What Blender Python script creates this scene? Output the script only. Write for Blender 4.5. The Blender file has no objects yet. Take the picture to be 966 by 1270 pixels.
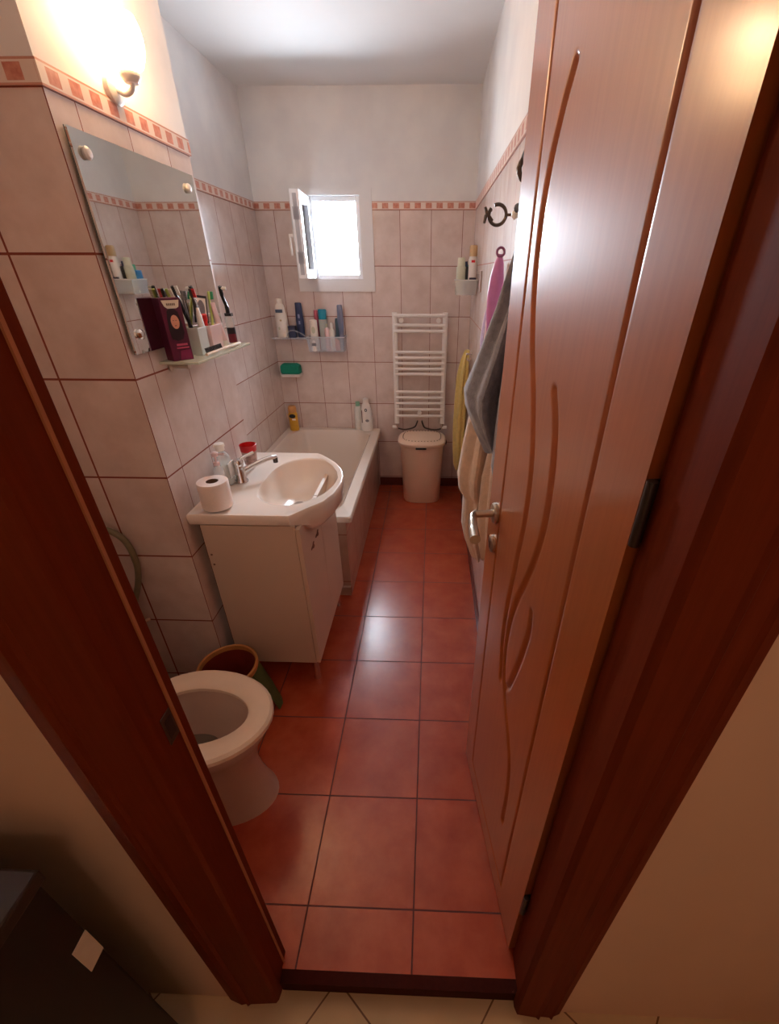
import bpy, bmesh, math, random
from mathutils import Vector, Matrix
random.seed(7)
C = bpy.context.scene.collection
PI = math.pi
V = Vector

# ------------------------------------------------------------------ materials
MATS = {}
def nodes_of(name):
    m = bpy.data.materials.new(name); m.use_nodes = True
    nt = m.node_tree; nt.nodes.clear()
    out = nt.nodes.new('ShaderNodeOutputMaterial'); b = nt.nodes.new('ShaderNodeBsdfPrincipled')
    nt.links.new(b.outputs[0], out.inputs[0])
    MATS[name] = m
    return m, nt, b
def lin(c):
    return tuple(((x/255)/12.92 if x/255 <= .04045 else ((x/255+.055)/1.055)**2.4) for x in c) + (1,)
def mth(nt, op, a, b=None, c=None):
    n = nt.nodes.new('ShaderNodeMath'); n.operation = op
    for i, x in enumerate((a, b, c)):
        if x is None: continue
        if isinstance(x, (int, float)): n.inputs[i].default_value = x
        else: nt.links.new(x, n.inputs[i])
    return n.outputs[0]
def pos_xyz(nt):
    g = nt.nodes.new('ShaderNodeNewGeometry'); s = nt.nodes.new('ShaderNodeSeparateXYZ')
    nt.links.new(g.outputs['Position'], s.inputs[0]); return g.outputs['Position'], s.outputs
def noise(nt, vec, scale, detail=3, rough=.5):
    n = nt.nodes.new('ShaderNodeTexNoise'); n.inputs['Scale'].default_value = scale
    n.inputs['Detail'].default_value = detail; n.inputs['Roughness'].default_value = rough
    if vec is not None: nt.links.new(vec, n.inputs['Vector'])
    return n.outputs['Fac']
def mix(nt, f, a, b):
    n = nt.nodes.new('ShaderNodeMix'); n.data_type = 'RGBA'
    if isinstance(f, (int, float)): n.inputs[0].default_value = f
    else: nt.links.new(f, n.inputs[0])
    for i, x in ((6, a), (7, b)):
        if isinstance(x, tuple): n.inputs[i].default_value = x
        else: nt.links.new(x, n.inputs[i])
    return n.outputs[2]
def ramp(nt, f, a, b, lo, hi):
    t = mth(nt, 'DIVIDE', mth(nt, 'SUBTRACT', f, lo), hi - lo)
    n = nt.nodes.new('ShaderNodeClamp'); nt.links.new(t, n.inputs[0])
    return mix(nt, n.outputs[0], a, b)
def bump(nt, b, h, strength=.3, dist=.002):
    n = nt.nodes.new('ShaderNodeBump'); n.inputs['Strength'].default_value = strength
    n.inputs['Distance'].default_value = dist
    nt.links.new(h, n.inputs['Height']); nt.links.new(n.outputs[0], b.inputs['Normal'])

def simple(name, rgb, rough=.45, metal=0, spec=.5, trans=0, ior=1.45, var=.06, scale=40, coat=0, sheen=0, bmp=0, alpha=1):
    m, nt, b = nodes_of(name)
    col = lin(rgb)
    dark = tuple(x*(1-var) for x in col[:3]) + (1,)
    p, _ = pos_xyz(nt)
    f = noise(nt, p, scale)
    nt.links.new(ramp(nt, f, dark, col, .35, .65), b.inputs['Base Color'])
    b.inputs['Roughness'].default_value = rough; b.inputs['Metallic'].default_value = metal
    b.inputs['Specular IOR Level'].default_value = spec
    b.inputs['Transmission Weight'].default_value = trans; b.inputs['IOR'].default_value = ior
    b.inputs['Coat Weight'].default_value = coat; b.inputs['Sheen Weight'].default_value = sheen
    b.inputs['Alpha'].default_value = alpha
    if bmp: bump(nt, b, noise(nt, p, scale*4), bmp, .003)
    return m

def grid_mask(nt, s, off, per, gw):
    # 1 inside the joint between tiles
    t = mth(nt, 'DIVIDE', mth(nt, 'SUBTRACT', s, off), per)
    fr = mth(nt, 'ABSOLUTE', mth(nt, 'SUBTRACT', t, mth(nt, 'ROUND', t)))
    return mth(nt, 'LESS_THAN', fr, gw/per/2), mth(nt, 'ROUND', mth(nt, 'SUBTRACT', t, .5))

def tile_mat(name, ax_u, u0, pu, ax_v, v0, pv, c1, c2, cg, gw=.004, rough=.22, spec=.5, plaster_z=None, ugw=None, var=.12):
    m, nt, b = nodes_of(name)
    p, o = pos_xyz(nt)
    gu, iu = grid_mask(nt, o[ax_u], u0, pu, ugw or gw)
    gv, iv = grid_mask(nt, o[ax_v], v0, pv, gw)
    g = mth(nt, 'MAXIMUM', gu, gv)
    # mottled glaze, a little different on each tile
    comb = nt.nodes.new('ShaderNodeCombineXYZ')
    nt.links.new(mth(nt, 'MULTIPLY', iu, 3.7), comb.inputs[0]); nt.links.new(mth(nt, 'MULTIPLY', iv, 5.3), comb.inputs[1])
    add = nt.nodes.new('ShaderNodeVectorMath'); add.operation = 'ADD'
    nt.links.new(p, add.inputs[0]); nt.links.new(comb.outputs[0], add.inputs[1])
    n1 = noise(nt, add.outputs[0], 9, 5, .6)
    wn = nt.nodes.new('ShaderNodeTexWhiteNoise'); nt.links.new(comb.outputs[0], wn.inputs['Vector'])
    base = ramp(nt, n1, lin(c1), lin(c2), .3, .7)
    base = mix(nt, mth(nt, 'MULTIPLY', wn.outputs[0], var), base, tuple(x*.7 for x in lin(c1)[:3])+(1,))
    col = mix(nt, g, base, lin(cg))
    rg = mth(nt, 'ADD', mth(nt, 'MULTIPLY', g, .5), rough)
    hh = mth(nt, 'SUBTRACT', 1, g)
    if plaster_z is not None:
        up = mth(nt, 'GREATER_THAN', o[2], plaster_z)
        pl = ramp(nt, noise(nt, p, 5, 4), lin((226, 224, 224)), lin((236, 234, 232)), .35, .65)
        col = mix(nt, up, col, pl)
        rg = mth(nt, 'MAXIMUM', rg, mth(nt, 'MULTIPLY', up, .85))
        hh = mth(nt, 'MAXIMUM', hh, up)
    nt.links.new(col, b.inputs['Base Color']); nt.links.new(rg, b.inputs['Roughness'])
    b.inputs['Specular IOR Level'].default_value = spec
    bump(nt, b, hh, .35, .0015)
    return m

TC1, TC2, TG = (210, 190, 182), (228, 212, 206), (134, 60, 38)
T_back = tile_mat('wall_tiles_back', 0, -.219, .2, 2, 1.891, .302, TC1, TC2, TG, plaster_z=1.9336, ugw=.003)
T_pill_front = tile_mat('wall_tiles_pillar_front', 0, -1.0585, .2232, 2, 1.891, .302, TC1, TC2, TG, plaster_z=1.9336, gw=.006)
T_pill_face = tile_mat('wall_tiles_pillar_face', 1, 1.332, .2, 2, 1.891, .302, TC1, TC2, TG, plaster_z=1.9336, gw=.005, ugw=.003)
T_left = tile_mat('wall_tiles_left', 1, 3.337, .2, 2, 1.891, .302, TC1, TC2, TG, plaster_z=1.9336, ugw=.003)
T_left_wc = tile_mat('wall_tiles_left_near', 1, 1.238, .2, 2, 1.891, .302, TC1, TC2, TG, plaster_z=1.9336, gw=.006)
T_floor = tile_mat('floor_tiles', 0, -.025, .3, 1, 1.702, .3, (158, 58, 34), (184, 84, 52), (96, 40, 28), gw=.0045, rough=.27, spec=.5, var=.25)
T_floor.node_tree.nodes['Principled BSDF'].inputs['Specular IOR Level'].default_value = .5
T_apron = tile_mat('tub_apron_tiles', 1, 1.90, .2, 2, .385, .302, (182, 150, 134), (198, 168, 152), TG, gw=.004)
T_apron2 = tile_mat('tub_apron_end_tiles', 0, -.424, .2, 2, .385, .302, (182, 150, 134), (198, 168, 152), TG, gw=.004)
PLASTER = simple('white_plaster', (232, 230, 229), .85, var=.03, scale=4)
HALLWALL = simple('hall_beige_paint', (222, 190, 164), .8, var=.05, scale=3)

def hall_floor_mat():
    m, nt, b = nodes_of('hall_floor_tiles')
    p, o = pos_xyz(nt)
    s = mth(nt, 'ADD', mth(nt, 'MULTIPLY', o[0], .62), mth(nt, 'MULTIPLY', o[1], .78))
    t = mth(nt, 'SUBTRACT', mth(nt, 'MULTIPLY', o[0], .78), mth(nt, 'MULTIPLY', o[1], .62))
    g1, _ = grid_mask(nt, s, .152, .33, .004); g2, _ = grid_mask(nt, t, -.07, .33, .004)
    g = mth(nt, 'MAXIMUM', g1, g2)
    base = ramp(nt, noise(nt, p, 6, 5), lin((206, 178, 140)), lin((220, 194, 158)), .3, .7)
    nt.links.new(mix(nt, g, base, lin((120, 84, 58))), b.inputs['Base Color'])
    b.inputs['Roughness'].default_value = .35
    return m
HALLFLOOR = hall_floor_mat()

def wood_mat(name, c1, c2, rough=.3, coat=.3):
    m, nt, b = nodes_of(name)
    tc = nt.nodes.new('ShaderNodeTexCoord'); mp = nt.nodes.new('ShaderNodeMapping')
    mp.inputs['Scale'].default_value = (30, 30, 1.3)
    nt.links.new(tc.outputs['Object'], mp.inputs[0])
    n = noise(nt, mp.outputs[0], 3.0, 6, .65)
    nt.links.new(ramp(nt, n, lin(c1), lin(c2), .25, .75), b.inputs['Base Color'])
    b.inputs['Roughness'].default_value = rough; b.inputs['Coat Weight'].default_value = coat
    b.inputs['Coat Roughness'].default_value = .18
    return m
DOORWOOD = wood_mat('door_veneer', (172, 94, 44), (186, 108, 54), .42, .8)
FRAMEWOOD = wood_mat('frame_veneer', (98, 36, 15), (114, 46, 22), .6, 0)
FRAMEWOOD.node_tree.nodes['Principled BSDF'].inputs['Specular IOR Level'].default_value = .06
THRESH = wood_mat('threshold_wood', (56, 18, 12), (68, 24, 16), .7, 0)
THRESH.node_tree.nodes['Principled BSDF'].inputs['Specular IOR Level'].default_value = .06
DARKWOOD = wood_mat('dark_cabinet_wood', (26, 17, 12), (34, 22, 16), .5, 0)

def frieze_mat(name, ax, off):
    m, nt, b = nodes_of(name)
    p, o = pos_xyz(nt)
    t = mth(nt, 'DIVIDE', mth(nt, 'SUBTRACT', o[ax], off), .068)
    fr = mth(nt, 'ABSOLUTE', mth(nt, 'SUBTRACT', t, mth(nt, 'ROUND', t)))
    sq = mth(nt, 'LESS_THAN', fr, .28)
    zc = mth(nt, 'ABSOLUTE', mth(nt, 'SUBTRACT', o[2], 1.912))
    sqz = mth(nt, 'LESS_THAN', zc, .0140)
    edge = mth(nt, 'GREATER_THAN', zc, .0175)
    n = noise(nt, p, 70, 3)
    red = ramp(nt, n, lin((186, 108, 88)), lin((212, 148, 126)), .3, .7)
    base = mix(nt, mth(nt, 'MULTIPLY', sq, sqz), lin((226, 206, 194)), red)
    nt.links.new(mix(nt, edge, base, lin((196, 140, 120))), b.inputs['Base Color'])
    b.inputs['Roughness'].default_value = .3
    bump(nt, b, mth(nt, 'ADD', mth(nt, 'MULTIPLY', sq, sqz), edge), .5, .002)
    return m
FRZ_X = frieze_mat('frieze_tiles_back', 0, .235)
FRZ_XP = frieze_mat('frieze_tiles_pillar', 0, -.885)
FRZ_Y = frieze_mat('frieze_tiles_side', 1, 1.275)

CERAMIC = simple('white_ceramic', (240, 228, 218), .2, spec=.6, var=.02, scale=6, coat=.3)
TUBMAT = simple('tub_enamel', (226, 212, 200), .16, spec=.6, var=.02, scale=6, coat=.2)
SEATM = simple('toilet_seat_plastic', (228, 208, 190), .3, var=.02)
TOILETM = simple('toilet_ceramic', (198, 174, 162), .2, var=.02, coat=.2)
LAMINATE = simple('white_laminate', (208, 186, 170), .4, var=.03, scale=5)
WHITEM = simple('white_enamel_metal', (242, 238, 234), .3, var=.02)
WHITEP = simple('white_plastic', (238, 234, 230), .35, var=.03)
PVC = simple('window_pvc', (244, 246, 250), .3, var=.02)
CHROME = simple('chrome', (225, 222, 220), .12, metal=1, var=.03)
BRUSHED = simple('brushed_nickel', (206, 192, 176), .28, metal=1, var=.1, scale=80)
DARKMETAL = simple('dark_metal', (92, 82, 76), .35, metal=.8, var=.2)
BINM = simple('cream_bin_plastic', (232, 204, 180), .4, var=.04, scale=8)
BLACKP = simple('black_plastic', (28, 27, 32), .35, var=.1)
NAVYP = simple('navy_plastic', (48, 60, 96), .35, var=.1)
GREYBLUE = simple('grey_blue_plastic', (112, 120, 146), .4, var=.08)
GREYP = simple('grey_plastic', (126, 124, 130), .4, var=.08)
TEALP = simple('teal_plastic', (22, 134, 160), .35, var=.08)
REDP = simple('red_plastic', (206, 36, 40), .35, var=.08)
PINKP = simple('pink_plastic', (226, 150, 140), .4, var=.1)
ROSEP = simple('rose_cap_plastic', (190, 96, 116), .4, var=.08)
PALEPINK = simple('pale_pink_plastic', (234, 206, 206), .35, var=.05)
YELLOWP = simple('yellow_plastic', (222, 168, 52), .35, var=.08)
ORANGEP = simple('orange_cap_plastic', (206, 144, 84), .35, var=.08)
CREAMP = simple('cream_plastic', (244, 238, 228), .35, var=.05)
TANP = simple('tan_plastic', (196, 160, 116), .4, var=.06)
GREENP = simple('green_bucket_plastic', (104, 134, 60), .5, var=.15, scale=25)
BAGGREEN = simple('green_bag_film', (84, 108, 62), .4, var=.2, scale=30)
RIMTAN = simple('bucket_rim_plastic', (206, 148, 86), .5, var=.08)
INNERRED = simple('bucket_inner_plastic', (136, 46, 32), .55, var=.1)
LIMEP = simple('lime_plastic', (196, 214, 120), .35, var=.06)
SAGE = simple('pale_sage_plastic', (206, 208, 186), .4, var=.06)
MINTCUP = simple('pale_blue_cup_plastic', (222, 232, 232), .3, var=.04)
SPONGE = simple('teal_sponge', (28, 142, 116), .95, var=.25, scale=120, bmp=.5)
PAPER = simple('toilet_tissue', (246, 232, 226), .95, var=.04, scale=200, bmp=.3)
CARD = simple('cardboard', (120, 92, 74), .9, var=.1)
GTOWEL = simple('grey_towel_cloth', (140, 142, 156), .95, var=.25, scale=60, sheen=.5, bmp=.6)
CTOWEL = simple('cream_towel_cloth', (232, 206, 184), .95, var=.1, scale=60, sheen=.4, bmp=.6)
YTOWEL = simple('yellow_towel_cloth', (214, 190, 112), .95, var=.12, scale=60, sheen=.4, bmp=.6)
PTOWEL = simple('pink_washcloth', (232, 190, 188), .95, var=.2, scale=60, sheen=.4, bmp=.6)
LILAC = simple('lilac_cloth', (190, 166, 200), .95, var=.15, scale=60, sheen=.4)
PURPLEP = simple('purple_plastic', (202, 134, 200), .3, var=.08)
MAGENTA = simple('dark_magenta_print', (98, 22, 58), .35, var=.25, scale=18)
MAGENTA2 = simple('magenta_print', (140, 34, 84), .35, var=.25, scale=25)
SKINPRINT = simple('printed_portrait_skin', (222, 160, 136), .4, var=.05)
HAIRPRINT = simple('printed_dark_hair', (42, 16, 26), .4, var=.3)
LABELCREAM = simple('cream_label_print', (236, 226, 206), .5, var=.04)
LABELPINK = simple('pink_label_print', (196, 84, 116), .5, var=.1)
LABELBLUE = simple('slate_label_print', (84, 100, 122), .5, var=.1)
HOSE = simple('grey_green_hose', (128, 122, 96), .4, var=.1)
GREENTUBE = simple('green_label_print', (64, 160, 120), .5, var=.1)
BLUETUBE = simple('blue_label_print', (56, 130, 186), .5, var=.1)
PEACH = simple('peach_soap', (238, 158, 118), .3, var=.05)
CLEARP = simple('clear_plastic', (236, 238, 238), .08, var=.01, alpha=.38)
CLEARBLUE = simple('clear_bluish_plastic', (216, 226, 240), .1, var=.01, alpha=.30)
SHELFGLASS = simple('shelf_glass', (226, 232, 214), .06, var=.01, alpha=.6)
GLASS = simple('window_glass', (250, 252, 252), .0, trans=1, ior=1.02, var=0)
WATER = simple('toilet_water', (190, 176, 160), .03, trans=.6, ior=1.33, var=.02)
GRAYDARK = simple('dark_gap', (40, 32, 30), .8)
OLIVE = simple('olive_label_print', (150, 146, 96), .5, var=.2)
MIRRORM = simple('mirror_silver', (226, 228, 224), .02, metal=1, var=0)

def emit(name, rgb, s):
    m, nt, b = nodes_of(name)
    p, _ = pos_xyz(nt)
    c = lin(rgb)
    nt.links.new(ramp(nt, noise(nt, p, 20), tuple(x*.96 for x in c[:3])+(1,), c, .3, .7), b.inputs['Emission Color'])
    b.inputs['Base Color'].default_value = c
    b.inputs['Emission Strength'].default_value = s
    return m
LAMPGLOW = emit('lamp_frosted_glass', (255, 206, 150), 34)

# ------------------------------------------------------------------ objects
def tag(o, label=None, cat=None, group=None, kind=None):
    if label: o['label'] = label
    if cat: o['category'] = cat
    if group: o['group'] = group
    if kind: o['kind'] = kind
    return o
def thing(name, loc, label, cat, group=None, rot=(0, 0, 0)):
    o = bpy.data.objects.new(name, None); C.objects.link(o)
    o.location = loc; o.rotation_euler = rot; o.empty_display_size = .02
    return tag(o, label, cat, group)
def mw(o):
    M = Matrix.LocRotScale(o.location, o.rotation_euler, None)
    return (mw(o.parent) @ M) if o.parent else M
def obj(name, bm, mat, parent=None, smooth=False, local=False, bev=0, label=None, sub=0, kind=None):
    """bm is in world coordinates unless local=True; becomes ONE mesh object."""
    me = bpy.data.meshes.new(name)
    if not local:
        if parent is not None:
            bm.transform(mw(parent).inverted())
            off = None
        else:
            vs = [v.co for v in bm.verts]
            off = V((sum(v.x for v in vs)/len(vs), sum(v.y for v in vs)/len(vs), min(v.z for v in vs)))
            bm.transform(Matrix.Translation(-off))
    else: off = None
    bmesh.ops.recalc_face_normals(bm, faces=bm.faces)
    bm.to_mesh(me); bm.free()
    mats = mat if isinstance(mat, (list, tuple)) else [mat]
    for m in mats: me.materials.append(m)
    o = bpy.data.objects.new(name, me); C.objects.link(o)
    if parent is not None: o.parent = parent
    elif off is not None: o.location = off
    if smooth:
        for p in me.polygons: p.use_smooth = True
        try: me.set_sharp_from_angle(angle=math.radians(40))
        except Exception: pass
    if bev:
        b = o.modifiers.new('bevel', 'BEVEL'); b.width = bev; b.segments = 2; b.limit_method = 'ANGLE'
    if sub:
        b = o.modifiers.new('sub', 'SUBSURF'); b.levels = sub; b.render_levels = sub
    if label: o['label'] = label
    if kind: o['kind'] = kind
    return o
def B(): return bmesh.new()
def box(bm, x0, x1, y0, y1, z0, z1, M=None, mi=0):
    vs = [bm.verts.new(p) for p in ((x0,y0,z0),(x1,y0,z0),(x1,y1,z0),(x0,y1,z0),(x0,y0,z1),(x1,y0,z1),(x1,y1,z1),(x0,y1,z1))]
    if M is not None:
        for v in vs: v.co = M @ v.co
    for f in ((0,3,2,1),(4,5,6,7),(0,1,5,4),(1,2,6,5),(2,3,7,6),(3,0,4,7)):
        bm.faces.new([vs[i] for i in f]).material_index = mi
    return bm
def loft(bm, rings, cap0=True, cap1=True, closed=True, mi=0):
    R = [[bm.verts.new(p) for p in r] for r in rings]
    n = len(R[0])
    for a, b in zip(R, R[1:]):
        for i in range(n if closed else n-1):
            j = (i+1) % n
            bm.faces.new((a[i], a[j], b[j], b[i])).material_index = mi
    if cap0: bm.faces.new(R[0][::-1]).material_index = mi
    if cap1: bm.faces.new(R[-1]).material_index = mi
    return R
def lathe(bm, c, prof, seg=24, sx=1, sy=1, M=None, cap0=True, cap1=True, mi=0, sq=0):
    """prof: (radius, z) pairs; sq>0 gives a squarish section"""
    rings = []
    for r, z in prof:
        ring = []
        for i in range(seg):
            a = 2*PI*i/seg
            ca, sa = math.cos(a), math.sin(a)
            k = 1
            if sq: k = 1/((abs(ca)**sq + abs(sa)**sq)**(1/sq))
            p = V((max(r, 1e-4)*sx*ca*k, max(r, 1e-4)*sy*sa*k, z))
            if M is not None: p = M @ p
            ring.append(p + V(c))
        rings.append(ring)
    loft(bm, rings, cap0, cap1, mi=mi)
    return bm
def frame_at(d):
    d = d.normalized(); up = V((0, 0, 1)) if abs(d.z) < .95 else V((1, 0, 0))
    s = d.cross(up).normalized(); t = s.cross(d).normalized()
    return s, t
def tube(bm, pts, r, seg=10, cap=True, mi=0):
    pts = [V(p) for p in pts]; rs = r if isinstance(r, (list, tuple)) else [r]*len(pts)
    rings = []
    for i, p in enumerate(pts):
        d = (pts[min(i+1, len(pts)-1)] - pts[max(i-1, 0)])
        s, t = frame_at(d)
        if i and s.dot(ps) < 0: s, t = -s, -t
        ps = s
        rings.append([p + (s*math.cos(2*PI*k/seg) + t*math.sin(2*PI*k/seg))*rs[i] for k in range(seg)])
    loft(bm, rings, cap, cap, mi=mi)
    return bm
def smooth_path(pts, n=8):
    pts = [V(p) for p in pts]; out = []
    P = [pts[0]*2-pts[1]] + pts + [pts[-1]*2-pts[-2]]
    for i in range(1, len(P)-2):
        a, b, c, d = P[i-1:i+3]
        for k in range(n):
            t = k/n
            out.append(.5*((2*b) + (c-a)*t + (2*a-5*b+4*c-d)*t*t + (3*b-a-3*c+d)*t**3))
    out.append(pts[-1]); return out
def prism(bm, pts, z0, z1, mi=0):
    loft(bm, [[V((x, y, z0)) for x, y in pts], [V((x, y, z1)) for x, y in pts]], mi=mi)
    return bm
def sphere(bm, c, r, sz=1, seg=16):
    n = 10
    lathe(bm, c, [(r*math.sin(PI*i/n), -r*sz*math.cos(PI*i/n)) for i in range(n+1)], seg)
    return bm
def struct(name, bm, mat, parent=None, **k):
    o = obj(name, bm, mat, parent, **k)
    if parent is None: o['kind'] = 'structure'
    return o
def copy_tree(o, parent=None):
    c = o.copy(); C.objects.link(c)
    if parent is not None: c.parent = parent
    for ch in o.children: copy_tree(ch, c)
    return c

# ------------------------------------------------------------------ dimensions (metres; bathroom floor is z = 0)
XL, XR, YB, ZC = -1.137, .258, 3.337, 2.46
XP, YP0, YP1 = -.8355, 1.238, 1.878
YF, YH = .405, .33            # bathroom and hall faces of the door wall
ZH = -.055                    # hall floor

# floor and walls
struct('floor', box(B(), XL-.1, XR+.02, .372, YB+.1, -.1, 0), T_floor)
struct('ceiling', box(B(), XL-.1, XR+.1, YF, YB+.1, ZC, ZC+.1), PLASTER)
# back wall with the window hole x -.80..-.47, z 1.51..1.965
WX0, WX1, WZ0, WZ1 = -.80, -.472, 1.512, 1.965
bm = B()
box(bm, XL-.1, WX0, YB, YB+.25, 0, ZC); box(bm, WX1, XR+.1, YB, YB+.25, 0, ZC)
box(bm, WX0, WX1, YB, YB+.25, 0, WZ0); box(bm, WX0, WX1, YB, YB+.25, WZ1, ZC)
struct('wall_back', bm, T_back)
struct('wall_left', box(B(), XL-.1, XL, YP1, YB, 0, ZC), T_left)
struct('wall_left_near', box(B(), XL-.1, XL, YF, YP0, 0, ZC), T_left_wc)
bm = B(); box(bm, XL-.1, XP, YP0, YP1, 0, ZC)
for f in bm.faces:
    f.normal_update()
    if abs(f.normal.y) > .9: f.material_index = 1
struct('wall_left_pillar', bm, [T_pill_face, T_pill_front])
struct('wall_right', box(B(), XR, XR+.1, YF, YB, 0, ZC), T_left)
# door wall: bathroom side and hall side in one slab around the doorway
DX0, DX1, DZ = -.372, .262, 2.02
bm = B()
box(bm, XL-.1, DX0, YH, YF, ZH, ZC); box(bm, DX1, 1.0, YH, YF, ZH, ZC); box(bm, DX0, DX1, YH, YF, DZ, ZC)
struct('wall_front', bm, HALLWALL)
# hall shell
struct('floor_hall', box(B(), -1.25, 1.0, -1.5, .372, ZH-.1, ZH), HALLFLOOR)
struct('ceiling_hall', box(B(), -1.25, 1.0, -1.5, YH, ZC, ZC+.1), PLASTER)
struct('wall_hall_left', box(B(), -1.35, -1.25, -1.5, YH, ZH, ZC), HALLWALL)
struct('wall_hall_right', box(B(), 1.0, 1.1, -1.5, YF, ZH, ZC), HALLWALL)
struct('wall_hall_rear', box(B(), -1.25, 1.0, -1.6, -1.5, ZH, ZC), HALLWALL)

# decorative friezes
Z0, Z1, P = 1.8905, 1.9336, .005
struct('trim_1', box(B(), XL, -.909, YB-P, YB, Z0, Z1), FRZ_X)
struct('trim_2', box(B(), -.392, XR, YB-P, YB, Z0, Z1), FRZ_X)
struct('trim_3', box(B(), XL, XL+P, YP1, YB-P, Z0, Z1), FRZ_Y)
bm = B(); box(bm, XP, XP+P, YP0-P, YP1+P, Z0, Z1)
struct('trim_4', bm, FRZ_Y)
struct('trim_5', box(B(), XL, XP, YP0-P, YP0, Z0, Z1), FRZ_XP)
struct('trim_6', box(B(), XR-P, XR, YF, YB-P, Z0, Z1), FRZ_Y)
struct('trim_7', box(B(), XL, XL+P, YF, YP0-P, Z0, Z1), FRZ_Y)
# threshold step
struct('trim_8', box(B(), -.358, .245, .346, .372, ZH, 0.0), THRESH)
# red floor skirting on the back and right wall
SKIRT = simple('terracotta_skirting', (104, 44, 34), .3, var=.15)
struct('baseboard_back', box(B(), -.42, XR, YB-.008, YB, 0, .07), SKIRT)
struct('baseboard_right', box(B(), XR-.008, XR, YF, YB-.008, 0, .07), SKIRT)

# ------------------------------------------------------------------ door frame and door
fr = thing('door_frame', (-.06, .36, ZH), None, None); del_ = None
fr['kind'] = 'structure'; fr.name = 'trim_9'
def casing(side):
    # profile across x (distance d outwards from opening), y depth; vertical board
    s = -1 if side == 'l' else 1
    x = -.36 if side == 'l' else .236
    prof = [(0, .385 if side == 'l' else .345), (0, .345), (.003, .328), (.008, .322), (.072, .318), (.078, .314), (.083, .3185), (.095, .316), (.126, .324), (.130, YH+.002), (.04, YH+.002), (.03, .385 if side == 'l' else .345)]
    if side == 'r': prof = [(0, .345), (0, .335), (.003, .328), (.006, .322), (.052, .318), (.058, .314), (.064, .320), (.085, .319), (.09, .315), (.096, .321), (.112, .326), (.115, YH+.002), (.03, YH+.002), (.03, .345)]
    bm = B()
    loft(bm, [[V((x+s*d, y, z)) for d, y in prof] for z in (ZH, DZ+.04)])
    return bm
jl = obj('jamb', casing('l'), FRAMEWOOD, fr)
jr = obj('jamb', casing('r'), FRAMEWOOD, fr)
bm = B(); box(bm, -.372, -.361, .345, .405, ZH, DZ)
obj('lining', bm, FRAMEWOOD, fr)
bm = B(); box(bm, .2405, .262, .345, .421, ZH, DZ)
obj('lining', bm, FRAMEWOOD, fr)
bm = B(); box(bm, -.49, .35, .318, YH, DZ-.02, DZ+.1); box(bm, -.36, .252, .33, .405, DZ-.02, DZ)
obj('head_board', bm, FRAMEWOOD, fr)
bm = B()   # lip along the left jamb's bathroom side, its edge highlight painted as paler veneer
loft(bm, [[V((x, y, z)) for x, y in ((-.3605, .383), (-.3575, .383), (-.3575, .388), (-.3605, .388))] for z in (0.0, DZ-.02)])
obj('edge_strip', bm, simple('edge_highlight_veneer', (178, 116, 78), .35), fr)
bm = B(); box(bm, -.3602, -.3585, .359, .381, .972, 1.026)
st = obj('strike_plate', bm, DARKMETAL, fr, bev=.001)
bm = B(); box(bm, -.3588, -.3580, .363, .377, .982, 1.016)
obj('latch_hole', bm, BLACKP, st)

# door leaf in local coordinates: s along the leaf from the hinge (X), thickness (Y, visible face at Y=0, +Y... ), z
HX, HY = .228, .426
ANG = math.radians(98.13)
LW, LT, LH = .5445, .034, 1.975
door = thing('door_1', (HX, HY, .012), None, None, rot=(0, 0, ANG)); door['kind'] = 'structure'
def dist_poly(px, pz, poly):
    best = 9
    for (ax, az), (bx, bz) in zip(poly, poly[1:]):
        dx, dz = bx-ax, bz-az; L2 = dx*dx+dz*dz
        t = max(0, min(1, ((px-ax)*dx+(pz-az)*dz)/L2))
        d = math.hypot(px-ax-t*dx, pz-az-t*dz)
        if d < best: best = d
    return best
def sp2(pts): return [(p.x, p.y) for p in smooth_path([(a, b, 0) for a, b in pts], 6)]
gv = [
 (sp2([(.362, 1.782), (.385, 1.745), (.407, 1.69), (.418, 1.62), (.412, 1.53), (.386, 1.44), (.345, 1.35), (.315, 1.25), (.308, 1.15), (.322, 1.03), (.337, .9), (.338, .8), (.318, .68)]), .013, .0065),
 (sp2([(.268, 1.392), (.243, 1.345), (.226, 1.28), (.219, 1.2), (.229, 1.12), (.254, 1.04), (.290, .95), (.310, .86), (.308, .76), (.275, .67), (.222, .60), (.186, .53), (.170, .43), (.168, .31)]), .013, .0065),
 (sp2([(.212, .988), (.208, .94), (.222, .86), (.240, .79), (.262, .72), (.286, .69)]), .012, .0065),
 ([(.106, .10), (.106, 1.90)], .0055, .004),
 ([(.458, .10), (.458, 1.90)], .0055, .004),
 ([(.106, .10), (.458, .10)], .0055, .004), ([(.106, 1.90), (.458, 1.90)], .0055, .004),
]
NX, NZ = 170, 520
def face_depth(x, z):
    d = 0
    for poly, w, dp in gv:
        xs = [p[0] for p in poly]; zs = [p[1] for p in poly]
        if x < min(xs)-w*1.5 or x > max(xs)+w*1.5 or z < min(zs)-w*1.5 or z > max(zs)+w*1.5: continue
        q = dist_poly(x, z, poly)/w
        if q < 1.35:
            # a cove with a small raised lip either side
            v = -dp*(0.5+0.5*math.cos(PI*min(q, 1))) if q < 1 else .0
            d = min(d, v)
    return d
bm = B()
grid = []
for j in range(NZ+1):
    z = LH*j/NZ; row = []
    for i in range(NX+1):
        x = LW*i/NX
        row.append(bm.verts.new((x, -face_depth(x, z+.012), z)))
    grid.append(row)
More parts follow.
